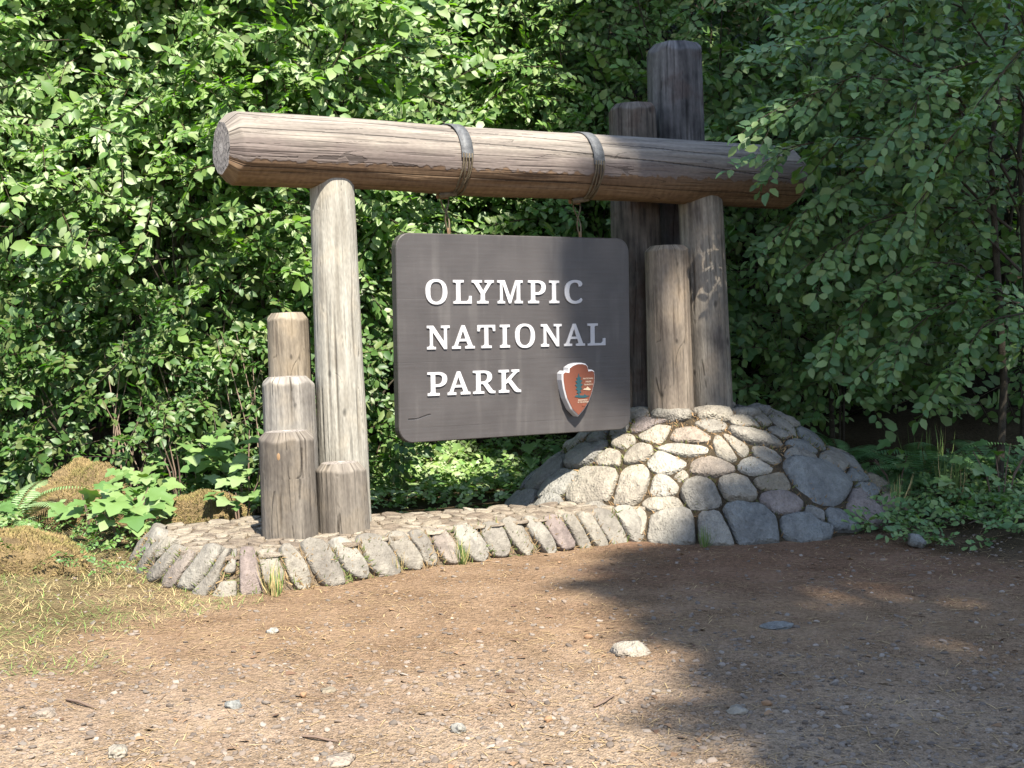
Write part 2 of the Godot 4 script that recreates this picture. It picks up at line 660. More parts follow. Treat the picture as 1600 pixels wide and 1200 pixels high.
func rounded(poly: PackedVector2Array, count: int) -> PackedVector2Array:
	for k in 2:
		var out := PackedVector2Array()
		for i in poly.size():
			var p := poly[i]
			var q := poly[(i + 1) % poly.size()]
			out.append(p.lerp(q, 0.16))
			out.append(p.lerp(q, 0.84))
		poly = out
	var total := 0.0
	for i in poly.size(): total += poly[i].distance_to(poly[(i + 1) % poly.size()])
	var res := PackedVector2Array()
	var step := total / count
	var left := 0.0
	for i in poly.size():
		var p := poly[i]
		var q := poly[(i + 1) % poly.size()]
		var l := p.distance_to(q)
		while left < l and res.size() < count:
			res.append(p.lerp(q, left / l))
			left += step
		left -= l
	return res

func pillow(outline: PackedVector2Array, height: float, sd: int, to_world: Callable, origin: Vector3, flat := false) -> ArrayMesh:
	# a laid stone: its outline on the wall, its face bulging out of it
	var mid := Vector2.ZERO
	for p in outline: mid += p
	mid /= outline.size()
	var n := outline.size()
	var ks := [[1.0, -0.9], [1.01, 0.15], [0.97, 0.6], [0.88, 0.86], [0.66, 0.97], [0.34, 1.0]]
	if flat: ks = [[1.0, -0.8], [0.99, 0.45], [0.90, 0.9], [0.5, 1.0]]
	var verts := PackedVector3Array()
	var tilt := Vector2(rng.randf_range(-0.25, 0.25), rng.randf_range(-0.25, 0.25))
	# broken faces: planes that cut the bulge
	var size := 0.0
	for p in outline: size = maxf(size, p.distance_to(mid))
	var planes := []
	for k in 3:
		var a := rng.randf() * TAU
		planes.append(Vector3(cos(a), sin(a), rng.randf_range(0.55, 1.3)))
	for k in ks:
		for p in outline:
			var q: Vector2 = mid + (p - mid) * k[0]
			var rel := (q - mid)
			var bump := soft_noise.get_noise_3d(q.x * 5.0 + sd * 3.7, q.y * 5.0, sd) * 0.5 + rough_noise.get_noise_3d(q.x * 2.4 + sd * 1.3, q.y * 2.4, 0.0) * 0.4
			var h: float = height * k[1] * (1.0 + (bump if k[1] > 0 else 0.0)) + (tilt.dot(rel) * 0.6 if k[1] > 0 else 0.0)
			if k[1] > 0 and not flat:
				for e in planes: h = minf(h, height * (1.32 - e.z * (e.x * rel.x + e.y * rel.y) / size))
			verts.append(to_world.call(q, h) - origin)
	verts.append(to_world.call(mid, height * (1.0 + 0.3 * soft_noise.get_noise_2d(sd * 9.0, 1.0))) - origin)
	var idx := PackedInt32Array()
	for j in ks.size() - 1:
		for i in n:
			var a := j * n + i
			var b := j * n + (i + 1) % n
			idx.append_array([a, a + n, b + n, a, b + n, b])
	var last: int = (ks.size() - 1) * n
	for i in n:
		idx.append_array([last + i, verts.size() - 1, last + (i + 1) % n])
	return smooth(verts, PackedVector2Array(), idx)

# ------------------------------------------------------------------ ground
func height(x: float, z: float) -> float:
	var h := 0.012 * soft_noise.get_noise_2d(x * 1.6, z * 1.6) + 0.006 * rough_noise.get_noise_2d(x * 1.2, z * 1.2)
	h += 0.10 * smoothstep(-1.6, -3.4, x) * smoothstep(-6.2, -8.0, z)
	h += 0.4 * smoothstep(-12.2, -14.2, z)
	h += 0.12 * smoothstep(2.6, 4.2, x) * smoothstep(-7.5, -9.5, z)
	return h

func axis(a: float, b: float, step: float, far: float) -> Array:
	var out := []
	var s := 0.5
	var v := a
	var low := []
	while v > -far:
		v -= s
		low.append(maxf(v, -far))
		s *= 1.5
	low.reverse()
	out.append_array(low)
	v = a
	while v <= b:
		out.append(v)
		v += step
	s = 0.5
	while v < far:
		out.append(v)
		v += s
		s *= 1.5
	out.append(far)
	return out

func ground():
	var xs := axis(-4.6, 4.8, 0.07, 110.0)
	var zs := axis(-12.8, -3.4, 0.07, 110.0)
	var verts := PackedVector3Array()
	var cols := PackedColorArray()
	for z in zs:
		for x in xs:
			verts.append(Vector3(x, height(x, z), z))
			var n := soft_noise.get_noise_2d(x * 1.3 + 40, z * 1.3) * 0.5 + rough_noise.get_noise_2d(x * 0.5, z * 0.5) * 0.25
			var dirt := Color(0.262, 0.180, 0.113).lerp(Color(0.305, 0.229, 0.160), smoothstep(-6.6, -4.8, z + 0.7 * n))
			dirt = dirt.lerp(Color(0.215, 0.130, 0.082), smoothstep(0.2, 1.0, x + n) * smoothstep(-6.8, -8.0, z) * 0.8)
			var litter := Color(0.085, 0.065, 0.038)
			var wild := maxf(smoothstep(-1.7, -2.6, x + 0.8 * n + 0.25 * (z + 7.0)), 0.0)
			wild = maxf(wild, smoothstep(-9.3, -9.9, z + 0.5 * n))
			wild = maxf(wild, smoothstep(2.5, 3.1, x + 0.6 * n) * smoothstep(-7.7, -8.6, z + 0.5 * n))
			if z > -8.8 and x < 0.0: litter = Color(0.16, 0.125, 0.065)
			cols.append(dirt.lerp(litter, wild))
	var idx := PackedInt32Array()
	var w := xs.size()
	for j in zs.size() - 1:
		for i in w - 1:
			var a := j * w + i
			# rows run towards the camera
			idx.append_array([a, a + 1, a + w + 1, a, a + w + 1, a + w])
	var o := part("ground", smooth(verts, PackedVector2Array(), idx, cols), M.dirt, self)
	tag(o, "bare brown dirt and gravel pull-out in front of the sign", "", "", "structure")

func hillside():
	var verts := PackedVector3Array()
	var cols := PackedColorArray()
	var w := 60
	for j in 26:
		for i in w:
			var x := lerpf(-22.0, 24.0, float(i) / (w - 1))
			var t := j / 25.0
			var z := -14.4 - 10.0 * t - 1.2 * absf(x) * 0.06
			var y := 0.5 + 11.5 * pow(t, 0.8) + 0.8 * soft_noise.get_noise_2d(x * 0.5, t * 9.0) * smoothstep(0.0, 0.2, t)
			if j == 0: y = -0.3
			verts.append(Vector3(x, y, z))
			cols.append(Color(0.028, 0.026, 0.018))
	var idx := PackedInt32Array()
	for j in 25:
		for i in w - 1:
			var a := j * w + i
			idx.append_array([a, a + w, a + w + 1, a, a + w + 1, a + 1])
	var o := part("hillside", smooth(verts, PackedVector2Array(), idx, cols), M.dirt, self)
	tag(o, "dark forest slope rising behind the shrubs", "", "", "structure")

# ------------------------------------------------------------------ leaves
const OVATE := [[0.0, 0.0], [0.3, 0.29], [0.68, 0.26], [1.0, 0.0]]
const ROUND := [[0.0, 0.0], [0.35, 0.27], [0.78, 0.34], [1.0, 0.0]]
const NARROW := [[0.0, 0.0], [0.35, 0.2], [0.7, 0.16], [1.0, 0.0]]
const SIMPLE := [[0.0, 0.0], [0.5, 0.31], [1.0, 0.0]]

func add_leaf(st: SurfaceTool, b: Vector3, d: Vector3, n: Vector3, length: float, shape: Array, curl: float, fold: float, c: Color):
	n = (n - d * n.dot(d)).normalized()
	var s := d.cross(n)
	st.set_color(c)
	var pts := []
	for k in shape:
		var mid: Vector3 = b + d * (k[0] * length) - n * (curl * k[0] * k[0] * length)
		var wv: Vector3 = s * (k[1] * length)
		var up: Vector3 = n * (fold * k[1] * length)
		pts.append([mid - wv + up, mid, mid + wv + up])
	for k in shape.size() - 1:
		var p: Array = pts[k]
		var q: Array = pts[k + 1]
		if k > 0:
			for v in [p[1], q[2], p[2], p[1], p[0], q[0]]: st.add_vertex(v)
		if k < shape.size() - 2:
			for v in [p[1], q[1], q[2], p[1], q[0], q[1]]: st.add_vertex(v)
		elif k == 0:
			pass
		else:
			pass
		if k == shape.size() - 2 and k > 0:
			pass

func spray(leaf: float, shape: Array, count: int, stem: float, greens: Array, curl: float, stem_color: Color, spread := 0.9) -> ArrayMesh:
	# one leafy twig along +z, leaves to both sides, their faces up (+y)
	var st := SurfaceTool.new()
	st.begin(Mesh.PRIMITIVE_TRIANGLES)
	var bend := Vector3(rng.randf_range(-0.12, 0.12), rng.randf_range(-0.22, 0.05), 0)
	var at := func(t: float) -> Vector3: return Vector3(bend.x * t * t, bend.y * t * t, t) * stem
	st.set_color(stem_color)
	var r := stem * 0.007 + 0.0015
	for k in 4:
		var p: Vector3 = at.call(k / 4.0)
		var q: Vector3 = at.call((k + 1) / 4.0)
		var r0 := r * (1.0 - k * 0.2)
		var r1 := r * (0.8 - k * 0.2)
		for a in 3:
			var e := Vector3(sin(TAU * a / 3), cos(TAU * a / 3), 0)
			var f := Vector3(sin(TAU * (a + 1) / 3), cos(TAU * (a + 1) / 3), 0)
			for v in [p + e * r0, p + f * r0, q + f * r1, p + e * r0, q + f * r1, q + e * r1]: st.add_vertex(v)
	for k in count:
		var t := lerpf(0.12, 1.0, (k + rng.randf() * 0.6) / count)
		var side := 1.0 if k % 2 else -1.0
		var d := Vector3(side * spread * rng.randf_range(0.6, 1.2), rng.randf_range(-0.25, 0.3), rng.randf_range(0.35, 1.0))
		if k == count - 1: d = Vector3(rng.randf_range(-0.2, 0.2), -0.1, 1)
		d = d.normalized()
		var n := Vector3(rng.randf_range(-0.8, 0.8), 1.0, rng.randf_range(-0.7, 0.7)).normalized()
		var c: Color = greens[rng.randi() % greens.size()]
		c *= rng.randf_range(0.85, 1.15)
		c.a = 1.0
		var b: Vector3 = at.call(t) + d * leaf * 0.14
		add_leaf(st, b, d, n, leaf * rng.randf_range(0.7, 1.15), shape, curl * rng.randf_range(0.3, 1.5), rng.randf_range(0.05, 0.45), c)
	st.generate_normals()
	st.index()
	return st.commit()

func orient(dir: Vector3, up: Vector3, roll := 0.0) -> Basis:
	var z := dir.normalized()
	var x := up.cross(z)
	if x.length() < 0.05: x = Vector3.RIGHT.cross(z)
	x = x.normalized()
	var b := Basis(x, z.cross(x), z)
	return b * Basis(Vector3.BACK, roll)

func shrub(called: String, label: String, at: Vector3, size: Vector3, sprays: Array, count: int, scale: float, y0: float, sparse_low: float, stems: int, mat: Material, group := "", front := 0.72, clump := 0.02) -> Node3D:
	var o := thing(called, label, "shrub", at, 0.0, group)
	var st := SurfaceTool.new()
	st.begin(Mesh.PRIMITIVE_TRIANGLES)
	var made := 0
	var tries := 0
	while made < count and tries < count * 12:
		tries += 1
		var t := rng.randf()
		var y := lerpf(y0, size.y, t)
		if t < 0.38 and rng.randf() < sparse_low * (1.0 - t / 0.38): continue
		var prof := 0.72 + 0.42 * sin(PI * clampf(t * 0.9 + 0.12, 0, 1)) - 0.25 * pow(t, 4.0)
		prof += 0.30 * soft_noise.get_noise_3d(at.x * 2.0, y * 1.3, at.z)
		var a := rng.randf_range(-1.9, 1.9) if rng.randf() < front else rng.randf() * TAU
		var rad := pow(rng.randf(), 0.38)
		var p := Vector3(sin(a) * size.x * prof * rad, y, cos(a) * size.z * prof * rad)
		if soft_noise.get_noise_3d((at.x + p.x) * 1.9, p.y * 2.4 + 11.0, (at.z + p.z) * 1.9) < clump - 0.22 * rad * rng.randf(): continue
		var outd := Vector3(sin(a), 0, cos(a))
		var dir := outd * rng.randf_range(0.3, 1.1) + Vector3(rng.randf_range(-0.9, 0.9), rng.randf_range(-0.75, 0.5), rng.randf_range(-0.4, 0.6))
		var up := Vector3.UP * 0.55 + outd * 0.35 + Vector3(rng.randf_range(-0.35, 0.45), 0, rng.randf_range(0.35, 1.05))
		var b := orient(dir, up, rng.randf_range(-0.5, 0.5)).scaled(Vector3.ONE * scale * rng.randf_range(0.75, 1.25))
		st.append_from(sprays[rng.randi() % sprays.size()], 0, Transform3D(b, p))
		made += 1
	part("foliage", st.commit(), mat, o)
	for k in stems:
		var a := rng.randf() * TAU
		var p := Vector3(sin(a) * 0.25, -0.1, cos(a) * 0.18)
		var lean := Vector3(sin(a) * size.x * 0.75 + rng.randf_range(-0.3, 0.3), size.y * rng.randf_range(0.65, 0.95), cos(a) * size.z * 0.6)
		var pts := []
		var rr := []
		var r0 := rng.randf_range(0.012, 0.03)
		for j in 7:
			var t := j / 6.0
			pts.append(p + Vector3(lean.x * t * t, lean.y * t, lean.z * t * t) + Vector3(rng.randf_range(-0.05, 0.05), 0, rng.randf_range(-0.05, 0.05)) * t)
			rr.append(lerpf(r0, 0.004, t))
		part("stem", tube(pts, rr, 6), M.bark, o)
	return o

func hedge():
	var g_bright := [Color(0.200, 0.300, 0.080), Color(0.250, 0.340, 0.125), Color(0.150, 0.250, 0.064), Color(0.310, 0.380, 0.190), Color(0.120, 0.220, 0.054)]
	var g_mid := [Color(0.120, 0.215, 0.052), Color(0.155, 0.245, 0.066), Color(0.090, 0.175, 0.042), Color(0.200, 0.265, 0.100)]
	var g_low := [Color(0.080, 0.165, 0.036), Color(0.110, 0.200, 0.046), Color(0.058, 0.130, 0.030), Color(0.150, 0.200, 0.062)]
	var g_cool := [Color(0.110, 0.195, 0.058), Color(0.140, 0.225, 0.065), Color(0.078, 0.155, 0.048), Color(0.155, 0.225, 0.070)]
	var brown := Color(0.11, 0.075, 0.05)
	var big := []
	var small := []
	var maple := []
	var oval := []
	for k in 10:
		big.append(spray([0.100, 0.080, 0.118, 0.070, 0.092][k % 5], OVATE if k % 3 else NARROW, [15, 18, 13, 20, 17][k % 5], [0.44, 0.42, 0.48, 0.4, 0.5][k % 5], g_bright, 0.3, brown))
		small.append(spray(0.078, OVATE if k % 2 else NARROW, 12, 0.36, g_low, 0.25, brown))
		maple.append(spray(0.085, OVATE, 14, 0.45, g_mid, 0.25, brown, 1.1))
		oval.append(spray(0.105, ROUND if k % 2 else OVATE, 11, 0.44, g_cool, 0.2, brown, 0.85))
	M.big = big
	M.herb = []
	for k in 6: M.herb.append(spray(0.10, OVATE, 7, 0.26, g_bright, 0.2, brown))
	M.small = small
	M.oval = oval
	var grp := "broad-leaved shrubs in the sunlit hedge behind the left half of the sign"
	shrub("broadleaf_shrub", "tall sunlit broad-leaved shrub filling the upper left corner of the photo", Vector3(-4.75, 0.35, -11.9), Vector3(1.15, 5.6, 1.0), big, 760, 1.0, 0.55, 0.97, 7, M.leaf, grp, 0.72, -0.12)
	shrub("broadleaf_shrub", "tall sunlit broad-leaved shrub behind the large mossy boulder at left", Vector3(-3.25, 0.35, -11.7), Vector3(1.2, 5.6, 1.05), big, 760, 1.0, 0.6, 0.97, 7, M.leaf, grp, 0.72, -0.12)
	shrub("broadleaf_shrub", "tall sunlit broad-leaved shrub behind the left end of the crossbeam", Vector3(-1.95, 0.35, -11.9), Vector3(1.15, 5.7, 1.0), big, 760, 1.0, 0.7, 0.97, 7, M.leaf, grp, 0.72, -0.12)
	shrub("broadleaf_shrub", "tall sunlit broad-leaved shrub behind the left strap of the crossbeam", Vector3(-0.65, 0.35, -13.9), Vector3(1.15, 5.5, 0.95), big, 760, 1.0, 0.75, 0.75, 7, M.leaf, grp, 0.72, -0.12)
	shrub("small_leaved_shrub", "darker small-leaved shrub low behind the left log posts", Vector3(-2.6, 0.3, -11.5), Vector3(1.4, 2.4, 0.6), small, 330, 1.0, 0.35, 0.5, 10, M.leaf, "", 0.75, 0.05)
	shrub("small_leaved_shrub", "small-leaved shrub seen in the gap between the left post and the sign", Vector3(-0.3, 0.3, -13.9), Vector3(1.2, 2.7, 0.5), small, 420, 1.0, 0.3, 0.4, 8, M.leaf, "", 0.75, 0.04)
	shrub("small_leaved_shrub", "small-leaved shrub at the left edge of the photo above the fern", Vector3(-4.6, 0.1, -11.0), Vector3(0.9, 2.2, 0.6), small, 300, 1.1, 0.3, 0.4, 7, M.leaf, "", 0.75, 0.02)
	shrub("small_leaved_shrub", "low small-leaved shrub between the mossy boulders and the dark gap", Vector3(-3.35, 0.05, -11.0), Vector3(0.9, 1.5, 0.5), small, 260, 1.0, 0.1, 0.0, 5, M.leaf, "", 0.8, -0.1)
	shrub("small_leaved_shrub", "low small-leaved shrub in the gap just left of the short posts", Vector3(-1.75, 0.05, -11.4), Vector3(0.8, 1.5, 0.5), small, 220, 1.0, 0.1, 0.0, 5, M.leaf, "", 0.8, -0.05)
	# bare twigs standing in the dark gap behind the short posts
	var dead := thing("twig_thicket", "bare grey-brown twigs standing in the dark gap left of the short posts", "dead shrub", Vector3(-2.6, 0.05, -10.95))
	for k in 26:
		var x := rng.randf_range(-0.75, 0.75)
		var h := rng.randf_range(0.5, 1.5)
		var b := Vector3(rng.randf_range(-0.35, 0.35), 0, rng.randf_range(-0.1, 0.25))
		part("twig", tube([Vector3(x, -0.05, 0), Vector3(x, h * 0.5, 0) + b * 0.35, Vector3(x, h, 0) + b], [0.006, 0.005, 0.002], 5), M.dead_twig, dead)
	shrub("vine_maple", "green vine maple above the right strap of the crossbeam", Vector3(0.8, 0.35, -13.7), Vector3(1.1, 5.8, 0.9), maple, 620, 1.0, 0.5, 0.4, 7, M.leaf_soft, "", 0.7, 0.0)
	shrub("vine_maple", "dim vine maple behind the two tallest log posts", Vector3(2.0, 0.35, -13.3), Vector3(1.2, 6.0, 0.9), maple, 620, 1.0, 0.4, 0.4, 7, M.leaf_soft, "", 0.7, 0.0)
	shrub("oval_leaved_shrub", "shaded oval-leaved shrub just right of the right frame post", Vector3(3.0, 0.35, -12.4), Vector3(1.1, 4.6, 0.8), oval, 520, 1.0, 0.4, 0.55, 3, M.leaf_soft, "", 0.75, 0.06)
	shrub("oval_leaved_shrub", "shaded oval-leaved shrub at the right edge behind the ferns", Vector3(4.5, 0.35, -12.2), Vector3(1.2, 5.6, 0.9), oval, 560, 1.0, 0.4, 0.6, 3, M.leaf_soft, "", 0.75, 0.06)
	for k in 4:
		shrub("broadleaf_shrub", ["sunlit broad-leaved shrub filling in behind the upper left corner", "sunlit broad-leaved shrub filling in above the mossy boulder", "sunlit broad-leaved shrub filling in behind the left beam end", "sunlit broad-leaved shrub filling in behind the sign's left half"][k], Vector3(-5.0 + k * 1.45, 0.35, [-12.5, -12.4, -12.6, -14.4][k]), Vector3(1.25, 6.0, 0.8), big, 560, 1.2, 0.9, 0.9, 3, M.leaf, grp, 0.85, -0.3)
	# depth behind: the wood goes on
	var far := [
		["dense shrub deep behind the upper left foliage", Vector3(-5.6, 0.5, -14.9), 0], ["dense shrub deep behind the left end of the beam", Vector3(-2.9, 0.5, -14.7), 0],
		["dense shrub deep behind the middle of the beam", Vector3(-0.2, 0.5, -15.2), 0], ["dense shrub deep behind the tallest log post", Vector3(2.5, 0.5, -14.7), 1],
		["dense shrub deep in the shade at the far right", Vector3(5.2, 0.5, -14.9), 1],
		["bush on the slope above the far left shrubs", Vector3(-6.4, 2.4, -16.3), 0], ["bush on the slope above the left beam end", Vector3(-3.8, 2.4, -16.6), 0],
		["bush on the slope above the left strap", Vector3(-1.2, 2.4, -16.3), 0], ["bush on the slope above the right strap", Vector3(1.4, 2.4, -16.6), 1],
		["bush on the slope above the tallest post", Vector3(4.0, 2.4, -16.3), 1], ["bush on the slope above the right edge", Vector3(6.6, 2.4, -16.6), 1]]
	var proto := [null, null]
	for e in far:
		if proto[e[2]] == null:
			proto[e[2]] = shrub("backing_shrub", e[0], e[1], Vector3(1.75, 7.2, 1.0), big if e[2] == 0 else maple, 760, 1.35, 0.2, 0.1, 3, M.leaf_soft, "", 0.9, -0.08)
		else:
			var c: Node3D = proto[e[2]].duplicate()
			c.name = numbered("backing_shrub")
			add_child(c)
			c.position = e[1]
			c.rotation.y = rng.randf_range(-0.6, 0.6)
			c.scale = Vector3.ONE * rng.randf_range(0.92, 1.12)
			tag(c, e[0])
	overhang(oval)

func bough(o: Node3D, pts: Array, r0: float, sprays: Array, every: float, scale: float):
	# one arching branch with twigs of leaves along its outer two thirds
	var c := Curve3D.new()
	for p in pts: c.add_point(p)
	var length := c.get_baked_length()
	var line := []
	var rr := []
	for j in 9:
		var t := j / 8.0
		line.append(c.sample_baked(length * t, true))
		rr.append(lerpf(r0, 0.003, t))
	part("branch", tube(line, rr, 6), M.bark, o)
	var st := SurfaceTool.new()
	st.begin(Mesh.PRIMITIVE_TRIANGLES)
	var s := length * 0.22
	var side := 1.0
	while s < length:
		var p := c.sample_baked(s, true)
		var d := (c.sample_baked(minf(s + 0.05, length), true) - c.sample_baked(s - 0.05, true)).normalized()
		for k in 2:
			side = -side
			var out := d.cross(Vector3.UP).normalized() * side
			var dir := d * rng.randf_range(0.2, 1.0) + out * rng.randf_range(0.1, 1.0) + Vector3(0, rng.randf_range(-0.8, 0.3), 0)
			var b := orient(dir, Vector3(rng.randf_range(-0.2, 0.2), 1, 0.55), rng.randf_range(-0.35, 0.35)).scaled(Vector3.ONE * scale * rng.randf_range(0.7, 1.15))
			st.append_from(sprays[rng.randi() % sprays.size()], 0, Transform3D(b, p))
		s += every
	var e := c.sample_baked(length, true)
	st.append_from(sprays[0], 0, Transform3D(orient(c.sample_baked(length, true) - c.sample_baked(length - 0.1, true), Vector3(0, 1, 0.5)).scaled(Vector3.ONE * scale), e))
	part("foliage", st.commit(), M.leaf_soft, o)

func overhang(oval: Array):
	# the shrub at the right whose boughs reach over the end of the beam
	var o := thing("overhanging_shrub", "arching shrub at the right whose leafy boughs reach over the beam end", "shrub", Vector3(4.1, 0.1, -10.5))
	var q := Vector3(4.1, 0.1, -10.5)
	for k in 4:
		var x := k * 0.22 - 0.3
		part("stem", tube([Vector3(x, -0.1, 0), Vector3(x + 0.03, 0.9, 0.05), Vector3(x - 0.05, 1.9, 0.1), Vector3(x - 0.1, 2.7, 0.12), Vector3(x + 0.1, 4.2, 0.1)], [0.035, 0.03, 0.026, 0.02, 0.008], 7), M.bark, o)
	var list := [
		[Vector3(3.8, 2.6, -10.4), Vector3(3.2, 3.35, -10.1), Vector3(2.6, 3.62, -9.9), Vector3(2.05, 3.55, -9.75)],
		[Vector3(3.9, 2.6, -10.4), Vector3(3.3, 3.15, -10.0), Vector3(2.6, 3.25, -9.8), Vector3(1.98, 3.0, -9.7)],
		[Vector3(3.8, 2.3, -10.4), Vector3(3.1, 2.85, -10.2), Vector3(2.45, 2.88, -10.1), Vector3(1.95, 2.72, -10.0)],
		[Vector3(3.9, 2.2, -10.4), Vector3(3.2, 2.7, -10.3), Vector3(2.6, 2.62, -10.3), Vector3(2.15, 2.3, -10.3)],
		[Vector3(3.9, 1.9, -10.4), Vector3(3.4, 2.35, -10.2), Vector3(2.8, 2.3, -10.2), Vector3(2.35, 1.95, -10.2)],
		[Vector3(4.0, 1.6, -10.4), Vector3(3.4, 1.95, -10.2), Vector3(2.9, 1.85, -10.1), Vector3(2.45, 1.45, -10.1)],
		[Vector3(4.1, 1.5, -10.4), Vector3(3.6, 1.75, -10.0), Vector3(3.1, 1.6, -9.9), Vector3(2.75, 1.2, -9.9)],
		[Vector3(4.1, 2.8, -10.4), Vector3(3.6, 3.4, -9.9), Vector3(3.1, 3.3, -9.6), Vector3(2.75, 2.9, -9.5)],
		[Vector3(4.2, 2.9, -10.4), Vector3(3.9, 3.5, -9.8), Vector3(3.5, 3.35, -9.4), Vector3(3.05, 2.75, -9.3)],
		[Vector3(4.1, 3.0, -10.4), Vector3(3.4, 3.8, -10.1), Vector3(2.8, 3.95, -10.0), Vector3(2.3, 3.85, -10.0)],
		[Vector3(4.1, 2.4, -10.4), Vector3(3.7, 2.9, -10.0), Vector3(3.3, 2.75, -9.9), Vector3(2.95, 2.3, -9.8)],
		[Vector3(4.2, 3.2, -10.5), Vector3(3.7, 4.0, -10.0), Vector3(3.2, 4.1, -9.8), Vector3(2.75, 3.8, -9.7)],
		[Vector3(4.1, 2.0, -10.5), Vector3(3.8, 2.5, -10.3), Vector3(3.3, 2.3, -10.3), Vector3(3.0, 1.8, -10.3)],
		[Vector3(4.2, 1.2, -10.4), Vector3(3.9, 1.6, -10.0), Vector3(3.5, 1.45, -9.8), Vector3(3.2, 1.1, -9.8)],
	]
	for pts in list:
		var loc := []
		for p in pts: loc.append(p - q + Vector3(rng.randf_range(-0.05, 0.05), rng.randf_range(-0.05, 0.05), 0))
		bough(o, loc, 0.012, oval, 0.12, 0.9)

func shade_at(u: float, v: float) -> bool:
	# where the crowns stand between the place and the sun, seen from the sun (u to the right, v up)
	if v < 6.9:
		var l := 2.2
		var marks := [[1.0, 2.45], [3.2, 2.60], [3.64, 2.66], [4.0, 2.98], [4.55, 3.1], [5.0, 3.26], [5.9, 3.42], [6.3, 3.95], [6.9, 4.75]]
		for k in marks.size() - 1:
			if v >= marks[k][0]: l = lerpf(marks[k][1], marks[k + 1][1], clampf((v - marks[k][0]) / (marks[k + 1][0] - marks[k][0]), 0, 1))
		return u > l and Vector2(u - 4.21, (v - 4.83) * 1.5).length() > 0.36 and Vector2(u - 4.9, (v - 5.25) * 1.8).length() > 0.14
	if v < 8.9:
		return (u > 5.35 and Vector2(u - 5.36, v - 8.72).length() > 0.36 and Vector2(u - 6.05, v - 7.85).length() > 0.26 and Vector2(u - 6.4, v - 8.3).length() > 0.3) or Vector2(u - 4.17, (v - 8.42) * 0.5).length() < 0.2
	if v < 10.6: return u > 4.42 and Vector2(u - 5.36, v - 8.72).length() > 0.36
	return u > (4.75 if v < 11.4 else 5.3)

func shade_trees():
	# three tall maples behind and right of the camera; their crowns put the right half of the place in shade
	var right := Vector3(0.93969, 0, -0.34202)
	var over := Vector3(-0.2767, 0.58779, -0.76023)
	var greens := [Color(0.05, 0.11, 0.03), Color(0.07, 0.13, 0.04), Color(0.04, 0.09, 0.03)]
	var sp := []
	for k in 5: sp.append(spray(0.42, SIMPLE, 16, 1.5, greens, 0.2, Color(0.1, 0.07, 0.05)))
	var seats := [Vector2(4.2, 4.4), Vector2(7.5, 7.2), Vector2(6.7, 11.3)]
	var said := ["tall maple beyond the right edge shading the dirt in the foreground", "tall maple beyond the right edge shading the right side of the stone mound", "tall maple beyond the right edge shading the end of the crossbeam"]
	for k in 3:
		var c: Vector3 = right * seats[k].x + over * seats[k].y + SUN * 22.0
		var foot := Vector3(c.x, 0, c.z)
		var o := thing("shade_tree", said[k], "tree", foot)
		var st := SurfaceTool.new()
		st.begin(Mesh.PRIMITIVE_TRIANGLES)
		var made := 0
		while made < (2300 if k == 0 else 1200):
			var u := rng.randf_range(1.9, 10.2)
			var v := rng.randf_range(1.0, 14.6)
			var near := 0
			for j in 3:
				if seats[j].distance_to(Vector2(u, v)) < seats[near].distance_to(Vector2(u, v)): near = j
			if near != k or not shade_at(u, v): continue
			var p: Vector3 = right * u + over * v + SUN * (22.0 + rng.randf_range(-2.6, 2.6)) - foot
			var d := Vector3(p.x, 0, p.z).normalized() + Vector3(rng.randf_range(-0.8, 0.8), rng.randf_range(-0.6, 0.3), rng.randf_range(-0.8, 0.8))
			var s := rng.randf_range(0.42, 0.7)
			var b := orient(d, SUN + Vector3(rng.randf_range(-0.6, 0.6), 0, rng.randf_range(-0.6, 0.6)), 0.0).scaled(Vector3.ONE * s)
			var m := b * Vector3(0, 0, 0.75)
			var tip := p + m + foot
			if not shade_at(tip.dot(right), tip.dot(over)): p -= m * 1.2
			st.append_from(sp[rng.randi() % 5], 0, Transform3D(b, p))
			made += 1
		part("crown", st.commit(), M.leaf_soft, o)
		part("trunk", tube([Vector3(0, -0.3, 0), Vector3(0.1, 5, 0), Vector3(-0.1, 11, 0.1), Vector3(0, c.y, 0), Vector3(0.2, c.y + 3, 0)], [0.42, 0.33, 0.27, 0.17, 0.05], 12), M.bark, o)
		for j in 6:
			var a := rng.randf() * TAU
			var y := c.y - 6.0 + j * 1.2
			part("limb", tube([Vector3(0, y, 0), Vector3(sin(a), y + 0.9, cos(a)), Vector3(sin(a) * 2.4, y + 1.7, cos(a) * 2.4)], [0.12, 0.08, 0.03], 7), M.bark, o)

# ------------------------------------------------------------------ stonework
func curb(u: float) -> Vector2:
	var p := [Vector2(-2.42, -8.95), Vector2(-2.38, -8.5), Vector2(-2.12, -7.95), Vector2(-1.72, -7.62), Vector2(-1.42, -7.66), Vector2(-1.08, -7.9), Vector2(-0.80, -8.17), Vector2(-0.42, -8.49), Vector2(-0.02, -8.8), Vector2(0.42, -9.05), Vector2(0.85, -9.33), Vector2(1.05, -9.5)]
	var i := clampi(int(floor(u)), 0, p.size() - 2)
	var t := u - i
	return p[i].cubic_interpolate(p[i + 1], p[maxi(i - 1, 0)], p[mini(i + 2, p.size() - 1)], t)

func curb_face(u: float, y: float, h: float) -> Vector3:
	# the sloping face of the platform, h metres proud of it
	var c := curb(u)
	var q := (curb(u + 0.02) - curb(u - 0.02)).normalized()
	var out := Vector2(-q.y, q.x)   # towards the camera
	if out.dot(Vector2(0, 1)) < 0 and out.dot(Vector2(-1, 0)) < 0: out = -out
	var back := lerpf(-0.05, 0.09, clampf(y / 0.22, -0.3, 1.3))
	c += out * (h * 0.9 - back)
	return Vector3(c.x, y + h * 0.35, c.y)

